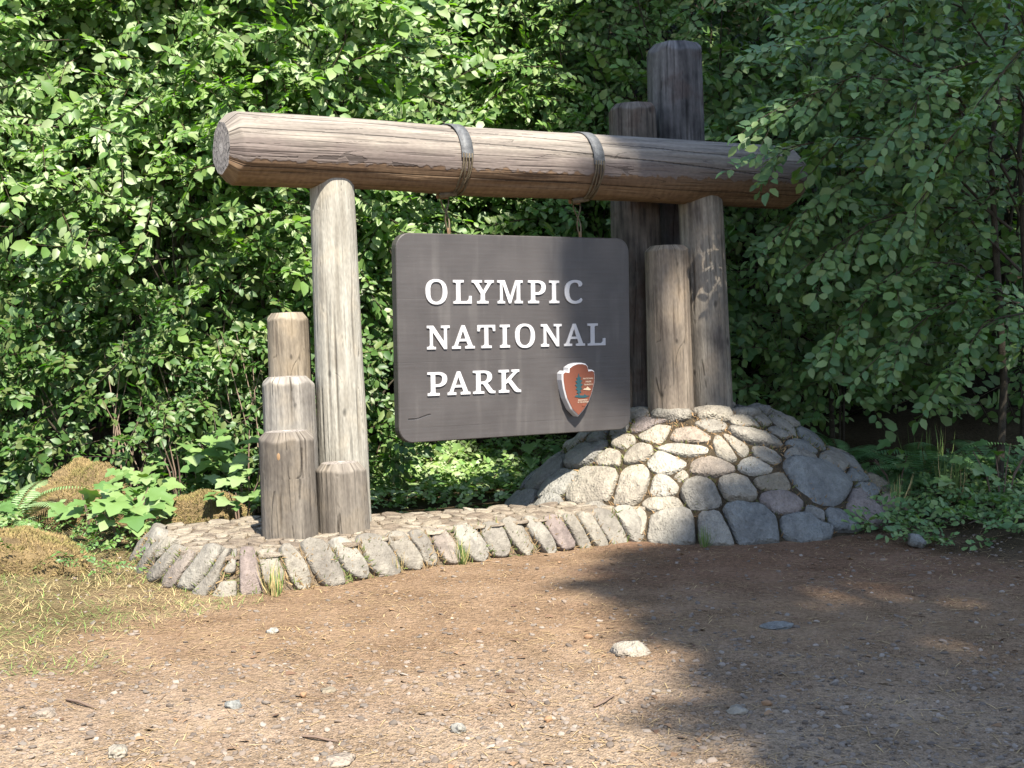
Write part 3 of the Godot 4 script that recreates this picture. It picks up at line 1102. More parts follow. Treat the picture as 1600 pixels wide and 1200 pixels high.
func platform():
	var o := thing("stone_platform", "low curved cobblestone platform under the left posts and the sign", "platform", Vector3(-0.7, 0, -8.7))
	var at := o.position
	# body
	var poly := PackedVector2Array()
	for k in 56: 
		var u := 0.05 + k * 0.195
		var p := curb_face(u, 0.2, 0.016)
		poly.append(Vector2(p.x, p.z))
	for b in [Vector2(1.05, -9.9), Vector2(0.62, -9.95), Vector2(0.22, -9.74), Vector2(-0.46, -9.5), Vector2(-1.03, -9.33), Vector2(-1.5, -9.36), Vector2(-1.95, -9.22)]: poly.append(b)
	var verts := PackedVector3Array()
	var idx := PackedInt32Array()
	var n := poly.size()
	for y in [-0.1, 0.2]:
		for k in n:
			var p := poly[k]
			var q := Vector3(p.x, y, p.y)
			if y < 0 and k < 56: 
				q = curb_face(0.05 + k * 0.195, 0.0, 0.016)
				q.y = y
			verts.append(q - at)
	for i in n:
		var a := i
		var b := (i + 1) % n
		idx.append_array([a, a + n, b + n, a, b + n, b])
	for k in n: verts.append(verts[n + k])
	var tri := Geometry2D.triangulate_polygon(poly)
	for k in range(0, tri.size(), 3):
		var a := poly[tri[k]]
		var b := poly[tri[k + 1]]
		var c := poly[tri[k + 2]]
		if (b - a).cross(c - a) > 0: idx.append_array([2 * n + tri[k], 2 * n + tri[k + 1], 2 * n + tri[k + 2]])
		else: idx.append_array([2 * n + tri[k], 2 * n + tri[k + 2], 2 * n + tri[k + 1]])
	part("bedding", build(verts, PackedVector2Array(), idx), M.paver_bed, o)
	# the standing stones of its edge: place along it, height, half width, half height, lean
	var s := "0.55,0.12,0.12,0.11,0.2  0.95,0.13,0.11,0.11,0.2  1.30,0.17,0.12,0.08,0.30  1.62,0.10,0.10,0.11,0.3  1.89,0.19,0.10,0.06,0.40  2.07,0.11,0.11,0.10,0.40  2.41,0.10,0.09,0.10,0.30  2.72,0.13,0.11,0.12,0.50  3.02,0.10,0.075,0.13,0.60  3.28,0.02,0.11,0.045,0.00  3.30,0.17,0.07,0.06,0.1  3.64,0.11,0.10,0.125,0.05  4.06,0.13,0.07,0.09,-0.10  4.46,0.11,0.065,0.12,-0.20  4.90,0.11,0.10,0.125,-0.30  5.38,0.12,0.09,0.11,-0.35  5.94,0.10,0.11,0.12,-0.25  6.36,0.11,0.085,0.11,-0.30  6.66,0.11,0.065,0.10,-0.30  6.97,0.10,0.075,0.10,-0.20  7.37,0.10,0.10,0.11,-0.30  7.76,0.10,0.09,0.10,-0.10  8.13,0.10,0.075,0.115,-0.40  8.46,0.10,0.065,0.115,-0.45  8.75,0.10,0.085,0.105,-0.30  9.02,0.09,0.065,0.11,-0.35  9.26,0.09,0.07,0.11,-0.40  9.54,0.09,0.10,0.125,-0.30  9.92,0.10,0.10,0.12,-0.10"
	var list := []
	for row in s.split("  "): list.append(row.split_floats(","))
	for i in list.size():
		var r: PackedFloat64Array = list[i]
		var unit := curb(r[0] + 0.05).distance_to(curb(r[0] - 0.05)) * 10.0
		var outline := PackedVector2Array()
		for k in 18:
			var a := TAU * k / 18
			var c := Vector2(signf(cos(a)) * pow(absf(cos(a)), 0.82) * r[2] * 1.04, signf(sin(a)) * pow(absf(sin(a)), 0.82) * r[3] * 1.12 + 0.008)
			c *= 1.0 + 0.12 * soft_noise.get_noise_2d(cos(a) * 2.0 + i * 9.1, sin(a) * 2.0)
			outline.append(Vector2(c.x + 0.8 * r[4] * c.y, c.y))
		for j in list.size():
			if j == i: continue
			var e: PackedFloat64Array = list[j]
			var d := Vector2((e[0] - r[0]) * unit, e[1] - r[1])
			if d.length() > 0.4: continue
			# the joint between two neighbours leans with them
			var nrm := Vector2(1.0, -(r[4] + e[4]) * 0.5).normalized() * signf(d.x) if absf(d.x) > 0.5 * absf(d.y) else d.normalized()
			var share: float = r[2] / (r[2] + e[2]) if absf(d.x) > 0.5 * absf(d.y) else r[3] / (r[3] + e[3])
			outline = cut(outline, d * share - nrm * 0.006, nrm)
		if outline.size() < 4: continue
		outline = rounded(outline, 18)
		var org := curb_face(r[0], r[1], 0.0)
		var m := pillow(outline, 0.036 + rng.randf() * 0.016, i + 3, func(q: Vector2, h: float): return curb_face(r[0] + q.x / unit, r[1] + q.y, h), org)
		part("edge_stone", m, M.kerb[[1, 0, 5, 0, 1, 0, 3, 5, 0, 1, 5, 4, 1][i % 13]], o, Transform3D(Basis.IDENTITY, org - at))
	# moss and grass in the joints of the edge
	var xfs := []
	var cols := []
	for k in 2200:
		var u := rng.randf_range(0.5, 10.2)
		var q := curb_face(u, rng.randf_range(-0.02, 0.2), 0.016) - at
		var d := Vector3(rng.randf_range(-1, 1), rng.randf_range(0.0, 1.4), rng.randf_range(-0.2, 1.0))
		xfs.append(Transform3D(orient(d, Vector3(0.2, 0.3, 1)).scaled(Vector3.ONE * rng.randf_range(0.015, 0.055)), q))
		cols.append((Color(0.24, 0.165, 0.08) if rng.randf() > 0.45 + soft_noise.get_noise_2d(u * 2.0, 3.0) else Color(0.10, 0.125, 0.035)) * rng.randf_range(0.5, 1.2))
	many("moss", blade(0.14, 0.25), M.straw, o, xfs, cols)
	# paving
	var sites := []
	var inner: PackedVector2Array = Geometry2D.offset_polygon(poly, -0.04)[0]
	var z := -9.9
	var row := 0
	while z < -7.5:
		var x := -2.6 + (row % 2) * 0.06
		while x < 1.1:
			var p := Vector2(x + rng.randf_range(-0.035, 0.035), z + rng.randf_range(-0.03, 0.03))
			if Geometry2D.is_point_in_polygon(p, inner): sites.append(p)
			x += rng.randf_range(0.085, 0.14)
		z += 0.105
		row += 1
	for i in sites.size():
		var c: Vector2 = sites[i]
		var cell := PackedVector2Array()
		for k in 8: cell.append(Vector2(cos(TAU * k / 8), sin(TAU * k / 8)) * 0.10)
		for j in sites.size():
			if j == i: continue
			var d: Vector2 = sites[j] - c
			d.y = -d.y
			if d.length() > 0.26: continue
			cell = cut(cell, d * 0.5 - d.normalized() * 0.0035, d.normalized())
		if cell.size() < 3: continue
		cell = rounded(cell, 10)
		var org := Vector3(c.x, 0.2, c.y)
		var m := pillow(cell, 0.008 + rng.randf() * 0.007, i + 100, func(q: Vector2, h: float): return Vector3(c.x + q.x, 0.2 + h, c.y - q.y), org, true)
		part("paver", m, M.paver[rng.randi() % 4], o, Transform3D(Basis.IDENTITY, org - at))

const MOUND := Vector3(1.5, 0, -10.75)
const RB := 1.62
const RT := 0.54
const MH := 0.82
const ML := 1.2932

func mound_at(phi: float, t: float, h: float) -> Vector3:
	var k := t / ML
	var r := RB + (RT - RB) * k + 0.05 * sin(PI * clampf(k, 0, 1))
	var n := Vector2(MH, RB - RT).normalized()
	return MOUND + Vector3(lerpf(0.02, -0.08, k), 0, lerpf(0.0, 0.04, k)) + Vector3(sin(phi) * (r + n.x * h), MH * k + n.y * h, cos(phi) * (r + n.x * h))

func mound():
	var o := thing("stone_mound", "conical mound of mortared river stones under the right posts", "stone mound", MOUND)
	var verts := PackedVector3Array()
	var cols := 65
	for j in 12:
		for i in cols:
			var a := TAU * (i % (cols - 1)) / (cols - 1)
			var p := mound_at(a, -0.12 + (ML + 0.12) * j / 11.0, 0.012)
			if j == 11: p.y = 0.79
			verts.append(p - MOUND + Vector3.UP * 0.012 * rough_noise.get_noise_3dv(p))
	var idx := lattice(12, cols)
	verts.append(Vector3(-0.08, 0.80, 0.04))
	for i in cols - 1: idx.append_array([11 * cols + i, verts.size() - 1, 11 * cols + i + 1])
	part("bedding", smooth(verts, PackedVector2Array(), idx), M.mortar, o)
	var s := "-0.72,1.13,0.22,0.09,4  -0.50,1.05,0.17,0.09,1  -0.19,1.03,0.20,0.10,3  -0.76,0.93,0.10,0.10,1  -0.80,0.78,0.13,0.14,1  -0.59,0.83,0.13,0.11,1  -0.22,0.89,0.21,0.08,5  -0.34,0.73,0.15,0.12,5  -0.04,0.70,0.15,0.12,3  0.12,0.89,0.10,0.15,1  0.48,1.00,0.24,0.13,0  0.21,0.91,0.11,0.12,1  0.41,0.82,0.12,0.11,0  0.89,0.87,0.20,0.09,6  0.72,0.78,0.15,0.07,0  0.84,1.04,0.13,0.08,0  0.54,1.17,0.13,0.08,1  0.82,1.17,0.12,0.08,1  0.08,1.13,0.12,0.06,0  0.27,0.71,0.13,0.10,5  -0.80,0.50,0.27,0.25,1  -0.53,0.53,0.15,0.22,1  -0.33,0.51,0.12,0.12,5  -0.12,0.45,0.16,0.19,0  0.07,0.49,0.16,0.15,1  0.32,0.53,0.17,0.10,7  0.62,0.47,0.33,0.27,6  -0.32,0.34,0.15,0.09,1  0.30,0.34,0.18,0.13,4  -0.27,0.14,0.18,0.18,0  -0.09,0.14,0.13,0.18,0  0.08,0.18,0.21,0.21,6  0.32,0.10,0.18,0.15,6  0.54,0.15,0.13,0.12,6  1.05,0.66,0.23,0.10,0  1.10,0.49,0.17,0.09,6  1.05,0.35,0.21,0.10,6  0.76,0.20,0.24,0.18,4  -1.13,0.78,0.23,0.18,2  -1.38,0.49,0.25,0.21,2  0.43,0.22,0.10,0.08,2  -1.20,0.98,0.13,0.11,2  1.08,0.18,0.20,0.15,7  -0.24,0.61,0.06,0.06,1  -1.08,0.44,0.17,0.22,2  -1.0,0.16,0.2,0.18,2  -1.3,0.18,0.2,0.16,2  -0.7,0.14,0.2,0.15,0  -0.48,0.14,0.14,0.15,1  -0.95,1.10,0.16,0.10,2  1.05,1.08,0.13,0.11,0  1.25,0.9,0.2,0.12,6  1.35,0.3,0.2,0.16,7  1.35,0.62,0.2,0.16,2"
	var list := []
	for row in s.split("  "):
		var r := row.split_floats(",")
		list.append([r[0], r[1], r[2], r[3], int(r[4])])
	# the side that faces away from the photograph
	for k in 40:
		var t := 0.16 + (k % 5) * 0.245
		var phi := 1.62 + (k / 5) * 0.43 + (k % 2) * 0.2
		if phi > TAU - 1.6: continue
		list.append([phi, t + rng.randf_range(-0.04, 0.04), 0.22 * (1.0 - 0.35 * t / ML), 0.15, rng.randi() % 8])
	for i in list.size():
		var r: Array = list[i]
		var rad: float = RB + (RT - RB) * r[1] / ML
		var outline := PackedVector2Array()
		for k in 22:
			var a := TAU * k / 22
			var c := Vector2(signf(cos(a)) * pow(absf(cos(a)), 0.7) * r[2], signf(sin(a)) * pow(absf(sin(a)), 0.7) * r[3]) * 1.14
			c *= 1.0 + 0.2 * soft_noise.get_noise_2d(cos(a) * 2.2 + i * 7.7, sin(a) * 2.2)
			outline.append(c)
		for j in list.size():
			if j == i: continue
			var e: Array = list[j]
			var dphi := wrapf(e[0] - r[0], -PI, PI)
			var d := Vector2(dphi * rad, e[1] - r[1])
			if d.length() > 0.85: continue
			# the joint lies where the two stones meet, by their sizes in that direction
			var u := d.normalized()
			var ra := 1.0 / sqrt(pow(u.x / r[2], 2) + pow(u.y / r[3], 2))
			var rb := 1.0 / sqrt(pow(u.x / e[2], 2) + pow(u.y / e[3], 2))
			var nrm := Vector2(u.x / (r[2] + e[2]), u.y / (r[3] + e[3])).normalized()
			outline = cut(outline, d * (ra / (ra + rb)) - nrm * 0.009, nrm)
			if outline.size() < 3: break
		if outline.size() < 4: continue
		outline = rounded(outline, 22)
		var org := mound_at(r[0], r[1], 0.0)
		var hgt: float = clampf(minf(r[2], r[3]) * 0.42, 0.04, 0.07)
		if r[1] < 0.25: hgt *= 1.3
		var m := pillow(outline, hgt, i + 40, func(q: Vector2, h: float): return mound_at(r[0] + q.x / rad, r[1] + q.y, h), org)
		part("stone", m, M.stones[r[4]], o, Transform3D(Basis.IDENTITY, org - MOUND))
	# moss and dry litter caught in the joints
	var xfs := []
	var cols2 := []
	for k in 4200:
		var a := rng.randf_range(-1.7, 1.7)
		var t := ML * rng.randf()
		var q := mound_at(a, t, 0.012) - MOUND
		var d := Vector3(q.x, 1.0, q.z) + Vector3(rng.randf_range(-1.3, 1.3), rng.randf_range(-0.8, 0.8), rng.randf_range(-1.3, 1.3))
		xfs.append(Transform3D(orient(d, Vector3(0.2, 0.3, 1)).scaled(Vector3.ONE * rng.randf_range(0.015, 0.05)), q))
		var g := soft_noise.get_noise_3dv(q * 1.5)
		cols2.append((Color(0.26, 0.165, 0.08) if rng.randf() > 0.5 + g else Color(0.11, 0.115, 0.035)) * rng.randf_range(0.5, 1.2))
	many("moss", blade(0.2, 0.25), M.straw, o, xfs, cols2)
	# the rim of long flat stones round the posts
	var phi := -1.25
	var k := 0
	while phi < 1.05:
		var hw: float = [0.17, 0.165, 0.17, 0.15, 0.10, 0.14, 0.15, 0.12][k % 8]
		phi += hw / 0.6
		var p := MOUND + Vector3(-0.08 + sin(phi) * 0.54, 0.80, 0.04 + cos(phi) * 0.54)
		var b := Basis(Vector3.UP, phi).scaled_local(Vector3(hw * 0.96, [0.062, 0.07, 0.078, 0.06][k % 4], 0.11))
		part("rim_stone", blob(400 + k, 9, 16, 0.10, 1.3), M.stones[[0, 0, 1, 0, 2][k % 5]], o, Transform3D(b, p - MOUND))
		phi += hw / 0.6 + 0.02
		k += 1
	# dirt and short cobbles on top, behind the rim
	for j in 18:
		var a := rng.randf() * TAU
		var r := rng.randf_range(0.1, 0.42)
		var b := Basis(Vector3.UP, rng.randf() * TAU).scaled_local(Vector3(0.09, 0.02, 0.07))
		part("stone", blob(430 + j % 4, 6, 9, 0.12), M.stones[j % 4], o, Transform3D(b, Vector3(-0.08 + sin(a) * r, 0.80, 0.04 + cos(a) * r)))

# ------------------------------------------------------------------ logs
func on_plane(along: float, y: float, out := 0.0) -> Vector3:
	return E0 + AL * along + FR * out + Vector3.UP * y

func log_frame():
	var o := thing("log_gateway", "weathered timber gateway of one thick horizontal log across two upright posts", "gateway", on_plane(1.6, 0))
	var at := o.position
	# left and right posts
	var a := on_plane(0.055, 0.12)
	var b := on_plane(0.0, 2.60)
	var l := log_shape(a.distance_to(b), 0.172, 0.143, 1, 0.0, 0.0, false, 0.1)
	var left := part("post", l[0], M.pale, o, Transform3D(upright(a, b).basis, a - at))
	tag(left, "pale left post with a rounded shadow under the beam")
	a = on_plane(3.19, 0.70)
	b = on_plane(3.10, 2.62)
	l = log_shape(a.distance_to(b), 0.185, 0.168, 2, 0.0, 0.0, false, 0.5)
	var right := part("post", l[0], M.brown, o, Transform3D(upright(a, b).basis, a - at))
	tag(right, "browner right post standing on the stone mound")
	# crossbeam: +y of the log runs along the beam, its zero angle points up
	a = on_plane(-0.745, 2.655)
	b = on_plane(4.07, 2.675)
	l = log_shape(a.distance_to(b), 0.226, 0.252, 3, 0.075, 0.12, true, 0.0, 10)
	var y := (b - a).normalized()
	var z := (Vector3.UP - y * y.dot(Vector3.UP)).normalized()
	var basis := Basis(y.cross(z), y, z)
	var beam := part("crossbeam", l[0], M.beam, o, Transform3D(basis, a - at))
	part("end_grain", l[1], M.grain_log, beam)
	part("end_grain", l[2], M.grain_log, beam)
	# two straps round the beam
	for s in [0.90, 1.985]:
		var yy: float = s + 0.745
		var rb: float = lerpf(0.226, 0.252, yy / 4.845) + 0.008
		# sheet metal over the top: from the back to the front shoulder
		var rows := 26
		var verts := PackedVector3Array()
		for j in rows:
			var ang := lerpf(-1.7, 1.62, float(j) / (rows - 1))
			for e in [[-0.045, -0.004], [-0.045, 0.004], [0.045, 0.004], [0.045, -0.004], [-0.045, -0.004]]:
				var r: float = rb + e[1]
				verts.append(Vector3(sin(ang) * r, yy + e[0], cos(ang) * r))
		var idx := lattice(rows, 5)
		var strap := part("strap", build(verts, PackedVector2Array(), idx), M.metal, beam)
		for k in 4:
			var pts := []
			var rr := []
			for j in 26:
				var ang := lerpf(1.5, TAU - 1.6, j / 25.0)
				pts.append(Vector3(sin(ang) * (rb + 0.004), yy - 0.033 + k * 0.022 + 0.006 * sin(ang * 5.0 + k * 2.0) * smoothstep(1.5, 2.2, ang), cos(ang) * (rb + 0.004)))
				rr.append(0.0065)
			part("strand", tube(pts, rr, 6), M.strand, beam)

func post(label: String, at: Vector3, top: Vector3, r0: float, r1: float, mat: Material, sd: int, group: String, chamfer := 0.055):
	var o := thing("log_post", label, "log post", at, 0.0, group)
	var l := log_shape(at.distance_to(top), r0, r1, sd, 0.0, chamfer, false, sd * 0.37, 7 + sd % 3)
	o.transform = upright(at, top)
	part("shaft", l[0], mat, o)
	part("end_grain", l[2], M.grain_cut, o)

func short_posts():
	var g := "short log posts clustered by the left post"
	var grey2 := tinted(M.grey, Color(1.0, 0.96, 0.90))
	post("tallest grey short post at the back, left of the left frame post", Vector3(-1.475, 0.12, -9.08), Vector3(-1.505, 1.615, -9.08), 0.150, 0.142, grey2, 11, g)
	post("middle grey-brown short post left of the frame, half hidden by the dark one", Vector3(-1.44, 0.12, -8.77), Vector3(-1.462, 1.195, -8.77), 0.176, 0.170, M.grey, 12, g)
	post("dark grey short post with an orange resin spot, front left of its cluster", Vector3(-1.41, 0.12, -8.42), Vector3(-1.425, 0.865, -8.42), 0.178, 0.173, tinted(M.grey, Color(0.84, 0.82, 0.80)), 13, g)
	post("lowest short post, with a bright split top, right before the left frame post", Vector3(-1.095, 0.12, -8.60), Vector3(-1.11, 0.645, -8.60), 0.165, 0.157, tinted(M.grey, Color(0.86, 0.84, 0.82)), 14, g)
	g = "log posts clustered on the stone mound"
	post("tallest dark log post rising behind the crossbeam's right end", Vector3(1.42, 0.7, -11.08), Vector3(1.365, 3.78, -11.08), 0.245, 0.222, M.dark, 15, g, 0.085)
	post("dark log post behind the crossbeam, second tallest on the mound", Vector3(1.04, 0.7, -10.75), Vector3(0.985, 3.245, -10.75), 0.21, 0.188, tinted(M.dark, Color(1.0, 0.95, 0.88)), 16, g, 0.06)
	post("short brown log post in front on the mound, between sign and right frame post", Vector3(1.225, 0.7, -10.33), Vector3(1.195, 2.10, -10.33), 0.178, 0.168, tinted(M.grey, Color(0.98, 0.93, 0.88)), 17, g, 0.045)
	var resin := blob(77, 8, 12, 0.05, 0.0)
	var dark: Node3D = get_node("log_post_002")
	part("resin_spot", resin, plain(Color(0.23, 0.145, 0.075), 0.5), dark, Transform3D(Basis.IDENTITY.scaled(Vector3(0.014, 0.026, 0.005)), Vector3(-0.02, 0.60, 0.172)))

# ------------------------------------------------------------------ sign
func board_material() -> StandardMaterial3D:
	var w := 768
	var h := 576
	var drip := noise_bytes(501, 0.018, w, h, Vector2(1, 10), 4)
	var blot := noise_bytes(502, 0.006, w, h, Vector2(1, 1), 4)
	var grit := noise_bytes(503, 0.15, w, h, Vector2(2, 1), 2)
	var grain := noise_bytes(504, 0.08, w, h, Vector2(16, 1), 3)
	var d := PackedByteArray()
	d.resize(w * h * 3)
	var hh := PackedByteArray()
	hh.resize(w * h)
	for y in h:
		for x in w:
			var i := y * w + x
			var t := blot[i] / 255.0
			var s := smoothstep(0.55, 0.9, drip[i] / 255.0)
			var c := Vector3(0.040, 0.0350, 0.0325).lerp(Vector3(0.060, 0.0535, 0.0500), t)
			c += Vector3(0.020, 0.019, 0.017) * s * (0.3 + 0.9 * t)
			c *= 0.97 + 0.06 * (grain[i] / 255.0)
			if grit[i] > 222: c *= 1.25
			var hgt := 0.6 + 0.2 * (grain[i] / 255.0)
			var v := float(y) / h
			var u := float(x) / w
			for q in [0.315, 0.615, 0.93]:
				if absf(v - q) < 0.0016 and grain[i] > 80:
					c = c.lerp(Vector3(0.03, 0.027, 0.025) if q > 0.5 else Vector3(0.085, 0.078, 0.073), 0.4)
					hgt -= 0.12
			if u > 0.035 and u < 0.125 and absf(v - 0.886 + 0.018 * smoothstep(0.06, 0.125, u)) < 0.003:
				c *= 0.2
				hgt = 0.1
			put(d, i, c)
			hh[i] = int(255.0 * clampf(hgt, 0.0, 1.0))
	var m := StandardMaterial3D.new()
	m.albedo_texture = rgb_texture(w, h, d)
	m.heightmap_enabled = true
	m.heightmap_texture = grey_texture(w, h, hh)
	m.heightmap_scale = 0.25
	m.roughness = 0.42
	m.metallic_specular = 0.5
	return m

func letter(text: String, font: Font, parent: Node3D, x0: float, x1: float, y0: float, y1: float, z: float, mat: Material, called: String, depth := 0.012):
	var t := TextMesh.new()
	t.text = text
	t.font = font
	t.font_size = 64
	t.pixel_size = 0.01
	t.depth = 0.1
	t.curve_step = 1.0
	var box := t.get_aabb()
	var s := Vector3((x1 - x0) / box.size.x, (y1 - y0) / box.size.y, depth / 0.1)
	var xf := Transform3D(Basis.IDENTITY.scaled(s), Vector3(x0, y0, z) - Vector3(box.position.x * s.x, box.position.y * s.y, box.position.z * s.z))
	var am := ArrayMesh.new()
	for k in t.get_surface_count(): am.add_surface_from_arrays(Mesh.PRIMITIVE_TRIANGLES, t.surface_get_arrays(k))
	part(called, am, mat, parent, xf)

func sign_board():
	var o := thing("hanging_sign", "dark brown wooden park sign with white letters hanging from the crossbeam", "sign", on_plane(1.42, 1.43), TH)
	var x := func(l: float) -> float: return l - 1.42
	var yy := func(v: float) -> float: return v - 1.43
	var w := 0.972
	var h := 0.717
	var r := 0.105
	var outline := PackedVector2Array()
	for c in [[w - r, h - r, 0.0], [-w + r, h - r, 0.5], [-w + r, -h + r, 1.0], [w - r, -h + r, 1.5]]:
		for k in 9:
			var a: float = PI * (c[2] + 0.5 * k / 8.0)
			outline.append(Vector2(c[0] + cos(a) * r, c[1] + sin(a) * r))
	part("board", extrude(outline, 0.035, -0.035, 0.006), board_material(), o)
	var base := SystemFont.new()
	base.font_names = PackedStringArray(["Droid Serif"])
	base.font_weight = 400
	var font := FontVariation.new()
	font.base_font = base
	font.variation_embolden = 0.45
	var rows := [
		[1.664, 1.828, "O,0.664,0.832 L,0.879,1.025 Y,1.027,1.206 M,1.235,1.445 P,1.490,1.640 I,1.670,1.756 C,1.804,1.958"],
		[1.350, 1.513, "N,0.668,0.846 A,0.863,1.044 T,1.067,1.211 I,1.250,1.332 O,1.377,1.542 N,1.594,1.773 A,1.793,1.976 L,2.002,2.160"],
		[1.030, 1.192, "P,0.666,0.819 A,0.821,1.002 R,1.025,1.205 K,1.234,1.418"]]
	for row in rows:
		for e in row[2].split(" "):
			var f: PackedStringArray = e.split(",")
			var over: float = 0.005 if f[0] in ["O", "C"] else 0.0
			letter(f[0], font, o, x.call(f[1].to_float()), x.call(f[2].to_float()), yy.call(row[0] - over), yy.call(row[1] + over), 0.033, M.white, "letter")
	emblem(o, Vector3(x.call(1.895), yy.call(1.03), 0.035))
	# hangers: a bolted bracket under the beam, a twisted cable pair, an eye in the board's edge
	for l in [0.845, 1.945]:
		var top := Vector3(l - 1.42, 2.42 - 1.43, 0.0)
		var hanger := part("hanger", tube([top + Vector3(0, 0.03, 0), top + Vector3(0, -0.03, 0)], [0.03, 0.028], 10), M.rust, o)
		tag(hanger, "rusty bracket and cable holding the sign's top edge")
		part("bolt", tube([top + Vector3(-0.055, -0.012, 0.03), top + Vector3(0.06, 0.012, 0.06)], [0.024, 0.024], 10), M.strand, hanger)
		part("bolt", tube([top + Vector3(-0.03, -0.01, -0.05), top + Vector3(0.0, 0.0, -0.005)], [0.018, 0.018], 10), M.rust, hanger)
		for k in 2:
			var pts := []
			var rr := []
			for j in 13:
				var t := j / 12.0
				var spread := 0.022 * (1.0 - t) + 0.006
				pts.append(Vector3(top.x + 0.03 * t + spread * cos(PI * k + t * 5.0), lerpf(top.y - 0.02, 2.150 - 1.43, t), spread * sin(PI * k + t * 5.0)))
				rr.append(0.006)
			part("cable", tube(pts, rr, 6), M.strand, hanger)
		part("eye_bolt", tube([Vector3(top.x + 0.03, 2.19 - 1.43, 0), Vector3(top.x + 0.03, 2.14 - 1.43, 0)], [0.012, 0.012], 8), M.rust, hanger)

func emblem(o: Node3D, c: Vector3):
	# an arrowhead plaque: white chipped rim, brown face, tree, mountain, bison, lettering
	var raw := [Vector2(370, 1005), Vector2(480, 900), Vector2(560, 790), Vector2(620, 650), Vector2(665, 500), Vector2(675, 380), Vector2(665, 310), Vector2(620, 285), Vector2(565, 290), Vector2(550, 230), Vector2(520, 195), Vector2(450, 175), Vector2(370, 175), Vector2(290, 195), Vector2(215, 240), Vector2(208, 300), Vector2(145, 290), Vector2(100, 330), Vector2(100, 430), Vector2(120, 560), Vector2(160, 710), Vector2(250, 890)]
	var at := func(p: Vector2) -> Vector2: return Vector2((p.x - 385.0) * 0.000505 - 0.018, (590.0 - p.y) * 0.000474)
	var outline := PackedVector2Array()
	for p in raw: outline.append(at.call(p))
	var e := part("arrowhead_emblem", extrude(outline, 0.068, 0.0, 0.007), M.white, o, Transform3D(Basis.IDENTITY, c))
	tag(e, "arrowhead plaque with white rim and red-brown face")
	var face := PackedVector2Array()
	for p in Geometry2D.offset_polygon(outline, -0.010, Geometry2D.JOIN_MITER)[0]: face.append(p)
	if Geometry2D.is_polygon_clockwise(face): pass
	var area := 0.0
	for i in face.size(): area += face[i].cross(face[(i + 1) % face.size()])
	if area < 0: face.reverse()
	part("face", extrude(face, 0.072, 0.06, 0.0), plain(Color(0.135, 0.045, 0.026), 0.6), e)
	var teal := plain(Color(0.015, 0.055, 0.065), 0.6)
	var tree := PackedVector2Array()
	var right := [[0, 335], [16, 392], [46, 402], [22, 432], [64, 452], [26, 490], [72, 508], [28, 548], [62, 572], [20, 596], [44, 630], [11, 636], [13, 690]]
	for p in right: tree.append(at.call(Vector2(376 + p[0], p[1])))
	right.reverse()
	for p in right: if p[0] > 0: tree.append(at.call(Vector2(376 - p[0] * 0.9, p[1] + 6)))
	tree.reverse()
	part("tree", extrude(tree, 0.0755, 0.07, 0.0), teal, e)
	var meadow := PackedVector2Array([at.call(Vector2(300, 694)), at.call(Vector2(380, 712)), at.call(Vector2(480, 716)), at.call(Vector2(560, 690)), at.call(Vector2(500, 680)), at.call(Vector2(480, 662)), at.call(Vector2(460, 680)), at.call(Vector2(340, 668))])
	part("meadow", extrude(meadow, 0.0750, 0.07, 0.0), teal, e)
	var peak := PackedVector2Array([at.call(Vector2(448, 590)), at.call(Vector2(560, 604)), at.call(Vector2(590, 590)), at.call(Vector2(545, 560)), at.call(Vector2(528, 545)), at.call(Vector2(505, 575)), at.call(Vector2(480, 572))])
	part("mountain", extrude(peak, 0.0752, 0.07, 0.0), plain(Color(0.40, 0.32, 0.22)), e)
	var bison := PackedVector2Array([at.call(Vector2(440, 845)), at.call(Vector2(452, 846)), at.call(Vector2(460, 835)), at.call(Vector2(470, 846)), at.call(Vector2(480, 845)), at.call(Vector2(484, 822)), at.call(Vector2(462, 812)), at.call(Vector2(438, 820)), at.call(Vector2(430, 834))])
	part("bison", extrude(bison, 0.0752, 0.07, 0.0), plain(Color(0.16, 0.05, 0.028)), e)
	var font := SystemFont.new()
	font.font_names = PackedStringArray(["Droid Sans"])
	font.font_weight = 700
	var cream := plain(Color(0.36, 0.28, 0.21))
	for t in [["NATIONAL", 452, 632, 408, 432], ["PARK", 500, 598, 456, 482], ["SERVICE", 474, 620, 502, 526], ["DEPARTMENT", 362, 526, 738, 760], ["OF THE INTERIOR", 356, 540, 770, 792]]:
		var p: Vector2 = at.call(Vector2(t[1], t[4]))
		var q: Vector2 = at.call(Vector2(t[2], t[3]))
		letter(t[0], font, e, p.x, q.x, p.y, q.y, 0.0715, cream, "lettering", 0.003)

